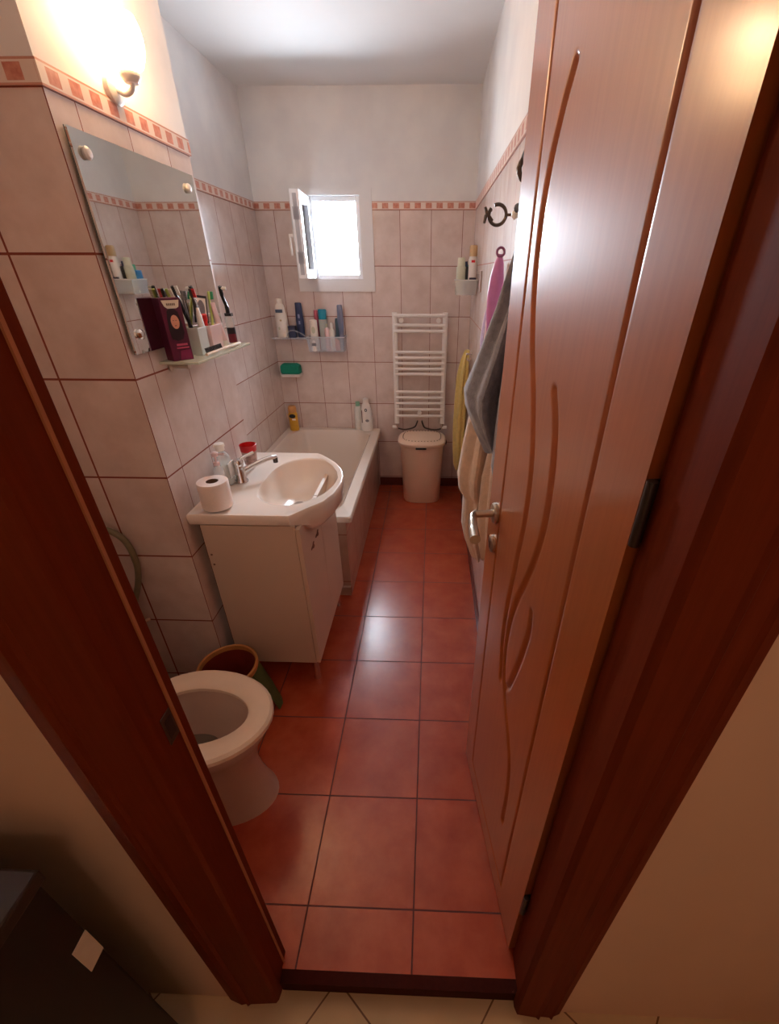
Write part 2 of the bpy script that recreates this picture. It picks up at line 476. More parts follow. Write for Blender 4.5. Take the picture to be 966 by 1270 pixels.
# local +Y is pointing towards -x world?  rotation by 98 deg sends +Y to (-sin, cos) = (-.99, -.14): the visible side
for r in grid:
    for v in r: v.co.y = -v.co.y
for j in range(NZ):
    for i in range(NX):
        bm.faces.new((grid[j][i], grid[j][i+1], grid[j+1][i+1], grid[j+1][i]))
bk = [bm.verts.new((x, -LT, z)) for x, z in ((0, 0), (LW, 0), (LW, LH), (0, LH))]
bm.faces.new(bk)
bm.faces.new([grid[0][i] for i in range(NX, -1, -1)] + [bk[0], bk[1]])
bm.faces.new([grid[NZ][i] for i in range(NX+1)] + [bk[2], bk[3]])
bm.faces.new([grid[j][0] for j in range(NZ+1)] + [bk[3], bk[0]])
bm.faces.new([grid[j][NX] for j in range(NZ, -1, -1)] + [bk[1], bk[2]])
leaf = obj('door_leaf', bm, DOORWOOD, door, smooth=True, local=True)
# handle: rose, neck, lever; keyhole rose
def ly(bm, prof, x, z, seg=24):   # lathe around local Y
    M = Matrix.Rotation(-PI/2, 4, 'X')
    return lathe(bm, (x, 0, z), prof, seg, M=M)
hz = 1.045
bm = B(); ly(bm, [(.025, .0), (.025, .006), (.022, .009), (.010, .010)], .487, hz); hd = obj('door_handle', bm, BRUSHED, door, smooth=True, local=True)
bm = B(); ly(bm, [(.0095, .008), (.0085, .03), (.0085, .050)], .487, hz)
tube(bm, smooth_path([(.492, .048, hz), (.480, .058, hz), (.455, .064, hz-.001), (.42, .070, hz-.004), (.385, .074, hz-.006)], 6), [.0085]*6+[.009]*6+[.0105]*6+[.012]*7, 12)
obj('lever', bm, BRUSHED, hd, smooth=True, local=True)
bm = B(); ly(bm, [(.022, .0), (.022, .006), (.019, .008), (.001, .0085)], .487, hz-.085); kr = obj('keyhole_rose', bm, BRUSHED, door, smooth=True, local=True)
bm = B(); box(bm, .485, .489, .0085, .0092, hz-.097, hz-.078); obj('keyhole', bm, BLACKP, kr, local=True)
# handle on the room side of the leaf
bm = B(); lathe(bm, (.487, -LT, hz), [(.025, 0), (.025, .008), (.009, .010), (.0085, .018)], 20, M=Matrix.Rotation(PI/2, 4, 'X'))
obj('door_handle', bm, BRUSHED, door, smooth=True, local=True)
for z in (.25, 1.27, 1.72):
    bm = B(); tube(bm, [(-.006, -.004, z), (-.006, -.004, z+.08)], .006, 12)
    box(bm, -.0015, -.0002, -.030, -.004, z, z+.08)
    h = obj('hinge', bm, DARKMETAL, door, smooth=True, local=True)

# ------------------------------------------------------------------ window
win = thing('window_1', ((WX0+WX1)/2, YB, WZ0), None, None); win['kind'] = 'structure'
bm = B()   # painted surround flush with the tiles
sx0, sx1, sz0, sz1 = -.909, -.392, 1.44, 2.0
for a in ((sx0, WX0-.0, sz0, sz1), (WX1, sx1, sz0, sz1), (WX0, WX1, sz0, WZ0), (WX0, WX1, WZ1, sz1)):
    box(bm, a[0], a[1], YB-.006, YB+.002, a[2], a[3])
obj('surround', bm, PLASTER, win)
bm = B(); w = .028
y0, y1 = YB+.02, YB+.075
for a in ((WX0, WX0+w, WZ0, WZ1), (WX1-w, WX1, WZ0, WZ1), (WX0+w, WX1-w, WZ0, WZ0+w), (WX0+w, WX1-w, WZ1-w, WZ1)):
    box(bm, a[0], a[1], y0, y1, a[2], a[3])
obj('window_frame', bm, PVC, win, bev=.003)
# open sash, hinged on the left, swung into the room
sw, sh = WX1-WX0-.02, WZ1-WZ0-.01
a = math.radians(-87)
M = Matrix.Translation((WX0+.012, YB+.015, WZ0+.006)) @ Matrix.Rotation(a, 4, 'Z')
bm = B(); w = .05; t = .055
for q in ((0, w, 0, sh), (sw-w, sw, 0, sh), (w, sw-w, 0, w), (w, sw-w, sh-w, sh)):
    box(bm, q[0], q[1], -t, 0, q[2], q[3], M)
sash = obj('sash', bm, PVC, win, bev=.004)
bm = B(); box(bm, w, sw-w, -t*.6, -t*.6+.006, w, sh-w, M); obj('pane', bm, GLASS, sash)
bm = B(); box(bm, .006, sw-.006, -.0005, .0015, .012, .018, M); box(bm, sw-.0005, sw+.0012, -t+.01, -.01, .08, .14, M); box(bm, sw-.0005, sw+.0012, -t+.01, -.01, .3, .36, M); box(bm, sw-.0005, sw+.0012, -t+.016, -.016, .02, sh-.02, M)
obj('gasket', bm, simple('pale_gasket', (186, 188, 196), .5), sash)
bm = B(); M2 = M @ Matrix.Translation((sw-w/2, -t, sh*.5))
box(bm, -.012, .012, -.008, 0, -.03, .03, M2); box(bm, -.008, .008, -.035, -.025, -.10, .01, M2); box(bm, -.008, .008, -.03, -.005, -.008, .01, M2)
obj('window_handle', bm, WHITEP, sash, bev=.002)
bm = B()
for k, z in enumerate((WZ0+.05, WZ1-.07)): box(bm, WX0-.002, WX0+.014, YB-.004, YB+.02, z, z+.04)
obj('window_hinge', bm, WHITEP, win, bev=.002)
# things seen through it: outer sill
bm = B(); box(bm, WX0, WX1, YB+.075, YB+.30, WZ0-.02, WZ0+.004); obj('outer_sill', bm, simple('outer_sill_metal', (150, 190, 200), .5), win)

# ------------------------------------------------------------------ wall lamp above the mirror
lamp = thing('wall_lamp', (XP, 1.50, 1.90), 'glowing frosted glass wall lamp above the mirror', 'lamp')
bm = B(); lathe(bm, (XP, 1.50, 1.955), [(.032, 0), (.032, .012), (.026, .016)], 24, M=Matrix.Rotation(PI/2, 4, 'Y'))
obj('wall_plate', bm, WHITEP, lamp, smooth=True)
bm = B(); tube(bm, smooth_path([(XP+.012, 1.50, 1.955), (XP+.035, 1.50, 1.945), (XP+.056, 1.50, 1.955), (XP+.058, 1.50, 1.972)], 5), .006)
lathe(bm, (XP+.058, 1.50, 1.965), [(.016, 0), (.024, .012), (.024, .02)], 20)
obj('arm', bm, WHITEP, lamp, smooth=True)
bm = B(); lathe(bm, (XP+.058, 1.50, 1.985), [(.020, 0), (.036, .012), (.046, .035), (.049, .06), (.046, .085), (.040, .102), (.036, .102), (.042, .083), (.044, .06), (.041, .037), (.031, .018), (.004, .008)], 28, cap1=True)
obj('lamp_shade', bm, LAMPGLOW, lamp, smooth=True)

# ------------------------------------------------------------------ mirror and glass shelf
mir = thing('wall_mirror', (XP, 1.54, 1.352), 'frameless rectangular mirror held by four round knobs on the tiled pillar', 'mirror')
bm = B(); box(bm, XP+.010, XP+.0155, 1.252, 1.832, 1.352, 1.832); g = obj('mirror_glass', bm, MIRRORM, mir)
bm = B(); box(bm, XP+.0085, XP+.0100, 1.2515, 1.8325, 1.3515, 1.8325); obj('mirror_back', bm, simple('mirror_edge', (60, 72, 66), .4), mir)
for y, z in ((1.29, 1.79), (1.775, 1.79), (1.29, 1.40), (1.775, 1.40)):
    bm = B(); lathe(bm, (XP, y, z), [(.006, 0), (.006, .0155), (.013, .0160), (.0135, .022), (.009, .027), (.001, .028)], 18, M=Matrix.Rotation(PI/2, 4, 'Y'))
    obj('mirror_knob', bm, WHITEP if z > 1.5 else CHROME, mir, smooth=True)

ZS = 1.314
gs = thing('glass_shelf', (XP, 1.58, ZS-.04), 'small glass shelf on chrome brackets under the mirror', 'shelf')
bm = B(); box(bm, XP, -.712, 1.368, 1.80, ZS-.008, ZS); obj('glass_panel', bm, SHELFGLASS, gs, bev=.002)
for y in (1.425, 1.735):
    bm = B()
    lathe(bm, (XP, y, ZS-.022), [(.017, 0), (.017, .006), (.008, .009), (.008, .05), (.010, .062), (.002, .066)], 16, M=Matrix.Rotation(PI/2, 4, 'Y'))
    tube(bm, [(XP+.045, y, ZS-.022), (XP+.045, y, ZS-.009)], .007, 10)
    obj('bracket', bm, BRUSHED, gs, smooth=True)

# hair dye box
def bxM(x, y, z, rz, rx=0, ry=0): return Matrix.Translation((x, y, z)) @ Matrix.Rotation(rz, 4, 'Z') @ Matrix.Rotation(rx, 4, 'X') @ Matrix.Rotation(ry, 4, 'Y')
t = thing('hair_dye_box', (-.788, 1.412, ZS), 'dark magenta hair dye box with a portrait, at the near end of the glass shelf', 'box', rot=(0, 0, math.radians(56)))
# local: width along X, depth Y, front face is -Y
bw, bd, bh = .064, .040, .172
obj('carton', box(B(), -bw/2, bw/2, -bd/2, bd/2, 0, bh), MAGENTA, t, local=True, bev=.0012)
yf = -bd/2-.0008
def flat(pts, y, th=.0006):
    bm = B(); loft(bm, [[V((x, y, z)) for x, z in pts], [V((x, y+th, z)) for x, z in pts]]); return bm
def ell(cx, cz, rx, rz, n=20, a0=0, a1=2*PI): return [(cx+rx*math.cos(a0+(a1-a0)*i/n), cz+rz*math.sin(a0+(a1-a0)*i/n)) for i in range(n)]
obj('portrait_hair', flat([(-.016, .138), (-.02, .118), (-.022, .09), (-.02, .062), (-.004, .056), (.014, .060), (.022, .078), (.020, .11), (.016, .135), (.004, .144), (-.008, .144)], yf), HAIRPRINT, t, local=True)
pf = obj('portrait_face', flat(ell(.001, .108, .0125, .019), yf-.0006), SKINPRINT, t, local=True)
bm = flat(ell(-.004, .112, .0018, .0008, 8), yf-.0012); 
for (cx_, cz_, a_, b_) in ((.0042, .112, .0018, .0008), (0, .098, .003, .001)):
    loft(bm, [[V((x, yf-.0012, z)) for x, z in ell(cx_, cz_, a_, b_, 8)], [V((x, yf-.0006, z)) for x, z in ell(cx_, cz_, a_, b_, 8)]])
obj('portrait_features', bm, HAIRPRINT, pf, local=True)
obj('brand_label', flat([(-.026, .166), (.027, .166), (.022, .148), (.014, .144), (-.012, .144), (-.02, .150)], yf-.001), LABELCREAM, t, local=True)
bm = B()
for k in range(5): box(bm, -.013+k*.0055, -.0095+k*.0055, yf-.0022, yf-.0015, .152, .158)
obj('brand_lettering', bm, simple('olive_lettering', (130, 110, 90), .5), t, local=True)
bm = B(); box(bm, -.012, .022, yf-.0006, yf, .042, .048); box(bm, -.014, .025, yf-.0006, yf, .034, .038)
obj('text_band', bm, LABELPINK, t, local=True)
obj('lower_print', flat([(-.010, .002), (.028, .002), (.028, .030), (-.004, .028)], yf), MAGENTA2, t, local=True)

# two square cups with brushes
def cup(name, x, y, w, d, h, mat, label, cat='cup'):
    bm = B()
    o_ = lambda k, z, s=1: [V((x+sx*(w/2-k)*s, y+sy*(d/2-k)*s, z)) for sx, sy in ((-1,-1),(1,-1),(1,1),(-1,1))]
    loft(bm, [o_(0, ZS, .9), o_(0, ZS+h), o_(.0025, ZS+h), o_(.0025, ZS+.004, .9)])
    ob = obj(name, bm, mat, None, bev=.003)
    return tag(ob, label, cat)
cup('toothbrush_cup', -.785, 1.525, .062, .062, .082, MINTCUP, 'pale bluish square toothbrush cup next to the dye box')
cup('toothbrush_cup', -.785, 1.625, .062, .085, .080, PALEPINK, 'pale pink square toothbrush cup in the middle of the shelf')
def brush(base, tip, mat, hmat, label, name='toothbrush', r=.0042, bristle=True, grp=None):
    base, tip = V(base), V(tip); d = (tip-base).normalized()
    t = thing(name, base, label, 'toothbrush', grp)
    mid = base.lerp(tip, .5) + V((0, .004, 0))
    path = smooth_path([base, mid, tip-d*.028, tip], 5)
    n = len(path)
    bm = B(); tube(bm, path, [r*(1.0 if i < n*.6 else .62) for i in range(n)], 8); obj('handle', bm, mat, t, smooth=True)
    s, u = frame_at(d)
    off = V((1, 0, 0)) - d*d.x; off.normalize()
    bm = B(); tube(bm, [tip-d*.026, tip-d*.001], .0055, 8); 
    h = obj('brush_head', bm, mat, t, smooth=True)
    bm = B()
    a_ = tip-d*.024+off*.004; b_ = tip-d*.003+off*.004
    for k in range(5):
        c = a_.lerp(b_, k/4); tube(bm, [c, c+off*.010], .0028, 6)
    obj('bristles', bm, hmat, t)
brush((-.79, 1.515, ZS+.01), (-.80, 1.452, 1.508), LIMEP, CREAMP, 'lime green toothbrush leaning out of the pale bluish cup')
brush((-.78, 1.535, ZS+.01), (-.79, 1.472, 1.515), BLACKP, WHITEP, 'black toothbrush leaning left over the dye box', r=.0058)
brush((-.795, 1.52, ZS+.01), (-.80, 1.54, 1.500), GREYP, GREYP, 'grey toothbrush standing upright in the pale bluish cup', r=.005)
brush((-.775, 1.585, ZS+.01), (-.775, 1.545, 1.506), DARKMETAL, REDP, 'dark razor-like toothbrush slanting left from the pink cup', r=.005)
brush((-.775, 1.63, ZS+.01), (-.79, 1.705, 1.492), LIMEP, GREENTUBE, 'yellow green toothbrush slanting right out of the pink cup', r=.0048)
# tube in pale cup
t = thing('toothpaste_tube', (-.772, 1.548, ZS+.005), 'pale pointed tube standing nose up between the two cups', 'tube')
bm = B(); lathe(bm, (-.772, 1.56, ZS+.012), [(.018, 0), (.018, .05), (.012, .10), (.006, .125)], 16, sx=.6); obj('tube_body', bm, WHITEP, t, smooth=True)
bm = B(); lathe(bm, (-.772, 1.56, ZS+.138), [(.006, 0), (.004, .02), (.001, .024)], 12); obj('nozzle', bm, CLEARBLUE, t, smooth=True)
t = thing('framed_card', (-.79, 1.628, ZS+.10), 'small black bordered card with a pale oval standing in the pink cup', 'card')
M = bxM(-.80, 1.628, ZS+.085, math.radians(62), 0, math.radians(8))
bm = B(); box(bm, -.026, .026, -.0015, .0015, 0, .085, M); obj('card', bm, BLACKP, t)
bm = B(); box(bm, -.02, .02, -.0028, -.0015, .008, .077, M); c_ = obj('card_print', bm, CREAMP, t)
bm = B(); loft(bm, [[M @ V((x, -.0038, z)) for x, z in ell(0, .043, .014, .028)], [M @ V((x, -.0028, z)) for x, z in ell(0, .043, .014, .028)]]); obj('oval', bm, GREYP, c_)
t = tag(obj('tube', lathe(B(), (-.777, 1.600, ZS+.02), [(.009, 0), (.009, .07), (.012, .075), (.012, .092), (.008, .096)], 14), REDP, smooth=True), 'short red tube poking out of the pink cup beside the framed card', 'tube')
# white tube and electric brush at the right end
t = thing('cream_tube', (-.775, 1.705, ZS), 'slim white tube standing cap down right of the pink cup', 'tube')
bm = B()
rings = []
for k in range(7):
    u = k/6; rr = .017*(1-u*.05); fl = 1-u*.85
    rings.append([V((-.775+rr*fl*math.cos(2*PI*i/16), 1.705+rr*(1+.1*u)*math.sin(2*PI*i/16)-.02*u, ZS+.02+.125*u)) for i in range(16)])
loft(bm, rings); obj('tube_body', bm, PALEPINK, t, smooth=True)
bm = B(); lathe(bm, (-.775, 1.705, ZS), [(.015, 0), (.016, .02)], 16); obj('tube_cap', bm, WHITEP, t, smooth=True)
t = thing('mouth_spray', (-.762, 1.765, ZS), 'clear bottle with dark red label and bent black dispenser at the far shelf end', 'bottle')
bm = B(); lathe(bm, (-.762, 1.765, ZS), [(.014, 0), (.015, .005), (.015, .088), (.008, .098)], 18); obj('bottle_body', bm, CLEARP, t, smooth=True)
bm = B(); lathe(bm, (-.762, 1.765, ZS+.006), [(.0155, 0), (.0155, .03)], 18); l1 = obj('label', bm, simple('dark_red_print', (110, 30, 46), .4), t, smooth=True)
bm = B(); lathe(bm, (-.762, 1.765, ZS+.036), [(.0155, 0), (.0155, .022)], 18); obj('label', bm, BLACKP, t, smooth=True)
bm = B(); tube(bm, smooth_path([(-.762, 1.765, ZS+.098), (-.762, 1.765, ZS+.125), (-.768, 1.76, ZS+.16), (-.766, 1.75, ZS+.193)], 5), [.0075]*6+[.006]*5+[.007]*5, 10); box(bm, -.772, -.748, 1.755, 1.775, ZS+.096, ZS+.106); obj('dispenser', bm, BLACKP, t, smooth=True)
bm = B(); tube(bm, [(-.766, 1.752, ZS+.188), (-.748, 1.756, ZS+.186)], .006, 8); obj('nozzle', bm, WHITEP, t)
# hair comb brush on the edge
t = thing('comb_brush', (-.722, 1.56, ZS), 'hair brush with black bristles and beige handle lying along the shelf edge', 'hairbrush')
bm = B(); tube(bm, smooth_path([(-.724, 1.455, ZS+.008), (-.726, 1.53, ZS+.009), (-.727, 1.60, ZS+.009), (-.728, 1.66, ZS+.008), (-.730, 1.745, ZS+.006)], 4), [.0045]*8+[.005]*5+[.0055]*4, 8); obj('brush_body', bm, simple('beige_plastic', (220, 190, 160), .35), t, smooth=True)
bm = B()
for k in range(14):
    y = 1.462+k*.0088
    tube(bm, [(-.725, y, ZS+.010), (-.729, y+.001, ZS+.026)], .0020, 5)
obj('bristles', bm, BLACKP, t)

# white box on the near left wall (corner of it shows past the jamb)
t = thing('wall_switch_box', (XL+.02, 1.17, 1.37), 'cream plastic wall box at the left edge above the toilet', 'switch box')
obj('cover', box(B(), XL, XL+.03, 1.10, 1.232, 1.372, 1.50), CREAMP, t, bev=.004)
obj('button', box(B(), XL+.03, XL+.034, 1.13, 1.20, 1.40, 1.47), WHITEP, t, bev=.001)

# ------------------------------------------------------------------ vanity cabinet
CX0, CX1, CY0, CY1, CZ0, CZ1 = -.80, -.468, 1.276, 1.82, .12, .79
cab = thing('vanity_cabinet', ((CX0+CX1)/2, (CY0+CY1)/2, 0), 'white laminate vanity cabinet under the washbasin, handles missing', 'cabinet')
bm = B()
box(bm, CX0, CX1, CY0, CY0+.016, CZ0, CZ1); box(bm, CX0, CX1, CY1-.016, CY1, CZ0, CZ1)
box(bm, CX0, CX1, CY0+.016, CY1-.016, CZ0, CZ0+.016); box(bm, CX0, CX0+.008, CY0+.016, CY1-.016, CZ0+.016, CZ1)
obj('body', bm, LAMINATE, cab, bev=.001)
ym = (CY0+CY1)/2
for (a_, b_, hy) in ((CY0+.001, ym-.0015, 1.47), (ym+.0015, CY1-.001, None)):
    d_ = obj('door', box(B(), CX1+.001, CX1+.017, a_, b_, CZ0+.001, CZ1-.012), LAMINATE, cab, bev=.0015)
XD = CX1+.017
for (y, z) in ((1.475, .642), (1.40, .632)):
    cl = B()
    prof_ = [(1.9*math.cos(2*PI*k/30)*(.0115+.0040*math.cos(3*2*PI*k/30+PI)), math.sin(2*PI*k/30)*(.0115+.0040*math.cos(3*2*PI*k/30+PI))) for k in range(30)]
    loft(cl, [[V((XD+q_, y+a_, z+b_)) for a_, b_ in prof_] for q_ in (-.0003, .0008)])
    obj('handle_mark', cl, MATS.get('brown_marks') or simple('brown_marks', (110, 70, 52), .6), cab)
for z in (.667, .624):
    bm = B()
    lathe(bm, (-.787, CY0+.0004, z), [(.004, 0), (.004, .0014)], 10, M=Matrix.Rotation(PI/2, 4, 'X'))
    obj('side_hole', bm, MATS.get('brown_marks'), cab)
for x, y in ((CX0+.04, CY0+.03), (CX1-.015, CY0+.03), (CX0+.04, CY1-.03), (CX1-.015, CY1-.03)):
    bm = B(); lathe(bm, (x, y, 0), [(.017, 0), (.017, .006), (.012, .014), (.012, CZ0-.012), (.018, CZ0-.004), (.018, CZ0)], 16)
    obj('foot', bm, CHROME, cab, smooth=True)

# ------------------------------------------------------------------ washbasin (height-field slab with a bowl)
ZB = .83
sink = thing('washbasin', (-.6, 1.58, CZ1), 'white ceramic washbasin with rounded bowl set on the vanity cabinet', 'washbasin')
outline = [(XP+.001, 1.270), (-.479, 1.270), (-.435, 1.325), (-.385, 1.385), (-.358, 1.46), (-.348, 1.55), (-.353, 1.62), (-.372, 1.69), (-.41, 1.76), (-.46, 1.82), (-.50, 1.862), (-.52, 1.873), (XP+.001, 1.873)]
bcx, bcy, brx, bry = -.545, 1.595, .152, .222
NA = 96
def ray_out(a, sc=1.0):
    # distance from bowl centre to outline in direction a
    dx, dy = math.cos(a), math.sin(a); best = None
    n = len(outline)
    for i in range(n):
        (x1, y1), (x2, y2) = outline[i], outline[(i+1) % n]
        ex, ey = x2-x1, y2-y1; den = dx*ey-dy*ex
        if abs(den) < 1e-9: continue
        t = ((x1-bcx)*ey-(y1-bcy)*ex)/den; s = ((x1-bcx)*dy-(y1-bcy)*dx)/den
        if t > 0 and -1e-6 <= s <= 1+1e-6 and (best is None or t < best): best = t
    return best
angs = [2*PI*i/NA for i in range(NA)]
cor = [math.atan2(y-bcy, x-bcx) % (2*PI) for x, y in (outline[0], outline[1], outline[-1], outline[-2])]
for c in cor:
    k = min(range(NA), key=lambda i: abs(angs[i]-c)); angs[k] = c
def ringo(off, z): return [V((bcx+(ray_out(a)-off)*math.cos(a), bcy+(ray_out(a)-off)*math.sin(a), z)) for a in angs]
def egg(a, s):
    # bowl opening: flatter toward the wall (tap ledge)
    ca, sa = math.cos(a), math.sin(a)
    if ca > 0: return (bcx+.012+brx*s*ca, bcy+bry*s*sa)
    k = 1/((abs(ca)**2.9+abs(sa)**2.9)**(1/2.9))
    return (bcx+.012+brx*.86*s*ca*k, bcy+bry*s*sa*(k*.25+.75 if abs(sa) < .98 else 1))
def ringe(s, z, sh=0): return [V((egg(a, s)[0]+sh, egg(a, s)[1], z)) for a in angs]
bm = B()
def ringlow(f, z):
    # the underside: follows the slab at the wall and the bowl at the front
    out = []
    for a in angs:
        r = ray_out(a)
        out.append(V((bcx+r*f*math.cos(a), bcy+r*f*math.sin(a), z)))
    return out
def ringb(of, ob, dz):
    # under the slab: flat over the cabinet, bulging down below the bowl at the front
    out = []
    for a in angs:
        w = max(0, min(1, (math.cos(a)-.15)/.35)); w = w*w*(3-2*w)
        o_ = ob*(1-w)+of*w; r_ = ray_out(a)-o_
        out.append(V((bcx+r_*math.cos(a), bcy+r_*math.sin(a), CZ1+.001-(dz*w))))
    return out
rings = [ringe(.10, .712, -.01), ringe(.40, .715, -.008), ringe(.68, .735, -.004), ringe(.86, .765), ringe(.96, .800), ringe(1.0, .820), ringe(1.03, .8265), ringe(1.07, .828),
         ringo(.024, .828), ringo(.012, .834), ringo(.004, .834), ringo(0, .829), ringo(0, .812), ringo(.004, .796), ringb(.006, .012, .035), ringb(.03, .03, .065), ringb(.075, .05, .095)]
R = loft(bm, rings, cap0=True, cap1=False)
# bowl underside hanging below the slab
und = [[V((egg(a, s)[0]+sh, egg(a, s)[1], z)) for a in angs] for s, z, sh in ((.80, .720, -.01), (.5, .70, -.01), (.15, .695, -.01))]
Ru = [[bm.verts.new(p) for p in r] for r in und]
# clamp to inside of outline
seq = [R[-1]] + Ru
for A_, B_ in zip(seq, seq[1:]):
    for i in range(NA):
        j = (i+1) % NA; bm.faces.new((A_[i], A_[j], B_[j], B_[i]))
bm.faces.new(Ru[-1])
obj('basin', bm, CERAMIC, sink, smooth=True)
bm = B(); lathe(bm, (bcx-.002, bcy, .7125), [(.021, 0), (.021, .0015), (.012, .001)], 20); obj('drain', bm, CHROME, sink, smooth=True)
bm = B(); M = Matrix.Rotation(math.radians(60), 4, 'Y')
lathe(bm, (-.668, 1.52, .803), [(.0065, 0), (.0065, .0025)], 14, M=M); obj('overflow_hole', bm, simple('overflow_dark', (96, 78, 70), .5), sink)
# faucet
tap = thing('basin_faucet', (-.752, 1.56, ZB), 'chrome mixer tap on the washbasin ledge', 'faucet')
bm = B(); lathe(bm, (-.752, 1.56, ZB-.001), [(.026, 0), (.026, .006), (.021, .012), (.020, .06), (.018, .07)], 20); obj('tap_body', bm, CHROME, tap, smooth=True)
bm = B(); tube(bm, smooth_path([(-.75, 1.565, ZB+.035), (-.72, 1.60, ZB+.048), (-.675, 1.655, ZB+.058), (-.650, 1.695, ZB+.052)], 6), [.011]*6+[.010]*6+[.0095]*7, 12); sp_ = obj('spout', bm, CHROME, tap, smooth=True)
bm = B(); lathe(bm, (-.652, 1.692, ZB+.030), [(.010, 0), (.0105, .02)], 14); obj('aerator', bm, DARKMETAL, sp_, smooth=True)
bm = B(); lathe(bm, (-.752, 1.56, ZB+.069), [(.021, 0), (.022, .014), (.016, .024), (.004, .028)], 20); tube(bm, smooth_path([(-.752, 1.56, ZB+.085), (-.735, 1.585, ZB+.094), (-.71, 1.62, ZB+.100)], 5), [.008]*5+[.006]*6, 10); obj('tap_lever', bm, CHROME, tap, smooth=True)

# things on the washbasin
ZK = ZB+.0045
t = thing('toilet_paper_roll', (-.752, 1.342, ZK), 'roll of white toilet paper standing on the washbasin corner', 'toilet paper')
bm = B(); lathe(bm, (-.752, 1.342, ZK), [(.021, .001), (.050, 0), (.052, .004), (.052, .092), (.050, .096), (.021, .095)], 36, cap0=False, cap1=False)
lathe(bm, (-.752, 1.342, ZK), [(.021, 0.001), (.021, .095)], 36, cap0=False, cap1=False)
obj('paper', bm, PAPER, t, smooth=True)
bm = B(); lathe(bm, (-.752, 1.342, ZK), [(.0205, .002), (.0205, .0945), (.0190, .0945), (.0190, .002)], 30, cap0=True, cap1=False); obj('cardboard_core', bm, CARD, t, smooth=True)
t = thing('soap_pump_bottle', (-.775, 1.445, ZK), 'slim clear pump bottle with a little peach soap behind the paper roll', 'soap bottle')
bm = B(); lathe(bm, (-.775, 1.445, ZK), [(.020, 0), (.022, .004), (.022, .085), (.018, .10), (.010, .108), (.010, .115)], 20, sx=.8); obj('bottle_body', bm, CLEARP, t, smooth=True)
bm = B(); lathe(bm, (-.775, 1.445, ZK+.003), [(.018, 0), (.0195, .003), (.0195, .035)], 20, sx=.8); obj('soap', bm, PEACH, t, smooth=True)
bm = B(); lathe(bm, (-.775, 1.445, ZK+.112), [(.011, 0), (.011, .012), (.004, .013), (.004, .03), (.011, .034), (.013, .046), (.006, .05)], 16); tube(bm, [(-.775, 1.445, ZK+.152), (-.745, 1.455, ZK+.150)], .004, 8); obj('pump', bm, PALEPINK, t, smooth=True)
t = thing('soap_refill_bottle', (-.795, 1.535, ZK), 'wide clear soap bottle with white cap and pale label beside the tap', 'soap bottle')
bm = B(); lathe(bm, (-.795, 1.53, ZK), [(.034, 0), (.037, .005), (.037, .095), (.033, .115), (.018, .130), (.014, .134), (.014, .14)], 24, sx=.75, sy=1); obj('bottle_body', bm, CLEARP, t, smooth=True)
bm = B(); lathe(bm, (-.795, 1.53, ZK+.004), [(.033, 0), (.034, .08)], 24, sx=.72, sy=.98); obj('soap', bm, simple('milky_soap', (214, 216, 206), .3), t, smooth=True)
bm = B(); box(bm, -.768, -.7655, 1.508, 1.555, ZK+.03, ZK+.09); obj('label', bm, WHITEP, t)
bm = B(); lathe(bm, (-.795, 1.53, ZK+.136), [(.016, 0), (.017, .014), (.020, .016), (.018, .026), (.006, .028)], 16); obj('cap', bm, CREAMP, t, smooth=True)
t = thing('plastic_cup', (-.775, 1.73, ZK), 'red rimmed plastic cup behind the tap on the washbasin', 'cup')
bm = B(); lathe(bm, (-.775, 1.73, ZK), [(.022, 0), (.026, .004), (.032, .062)], 24); obj('cup_body', bm, simple('printed_cup_plastic', (206, 166, 156), .35, var=.5, scale=60), t, smooth=True)
bm = B(); lathe(bm, (-.775, 1.73, ZK+.062), [(.0325, 0), (.035, .026), (.0335, .027), (.031, .002)], 24); obj('cup_rim', bm, REDP, t, smooth=True)

# ------------------------------------------------------------------ toilet
toi = thing('toilet', (-.75, .80, 0), 'cream white toilet with open seat beside the left door jamb', 'toilet')
ty = .805
def oval(cx, rx_f, rx_b, ry, z, n=40):
    # egg pointing +x
    out = []
    for i in range(n):
        a = 2*PI*i/n; c, s = math.cos(a), math.sin(a)
        out.append(V((cx+(rx_f if c > 0 else rx_b)*c, ty+ry*s*(1-.0*c), z)))
    return out
bm = B()
loft(bm, [oval(-.70, .195, .27, .118, 0), oval(-.70, .190, .27, .113, .01), oval(-.70, .165, .27, .096, .10), oval(-.70, .155, .27, .090, .18), oval(-.70, .165, .27, .105, .25), oval(-.705, .205, .27, .140, .32), oval(-.705, .232, .27, .160, .37), oval(-.705, .236, .27, .163, .392),
          oval(-.705, .222, .26, .15, .394), oval(-.705, .175, .20, .110, .390), oval(-.71, .155, .175, .095, .35), oval(-.72, .12, .14, .075, .27), oval(-.74, .07, .08, .05, .215), oval(-.75, .03, .04, .03, .20)])
obj('bowl', bm, TOILETM, toi, smooth=True)
bm = B(); loft(bm, [oval(-.74, .085, .098, .058, .2315), oval(-.74, .088, .10, .06, .2325)]); obj('water', bm, WATER, toi)
bm = B()   # seat ring with rounded section
sec = [(0, .396), (0, .410), (.008, .418), (.036, .4195), (.064, .416), (.073, .408), (.073, .396)]
rs = []
for off, z in sec: rs.append(oval(-.705, .246-off, .20-off*.9, .170-off, z))
RR = [[bm.verts.new(p) for p in r] for r in rs]
for A_, B_ in zip(RR, RR[1:]+RR[:1]):
    for i in range(40):
        j = (i+1) % 40; bm.faces.new((A_[i], A_[j], B_[j], B_[i]))
obj('toilet_seat', bm, SEATM, toi, smooth=True)
bm = B(); loft(bm, [[V(p) for p in ((-.955, ty-.15, z), (-.935, ty-.165, z), (-.925, ty, z), (-.935, ty+.165, z), (-.955, ty+.15, z), (-.96, ty, z))] for z in (.40, .80)])
obj('lid', bm, SEATM, toi, bev=.004)
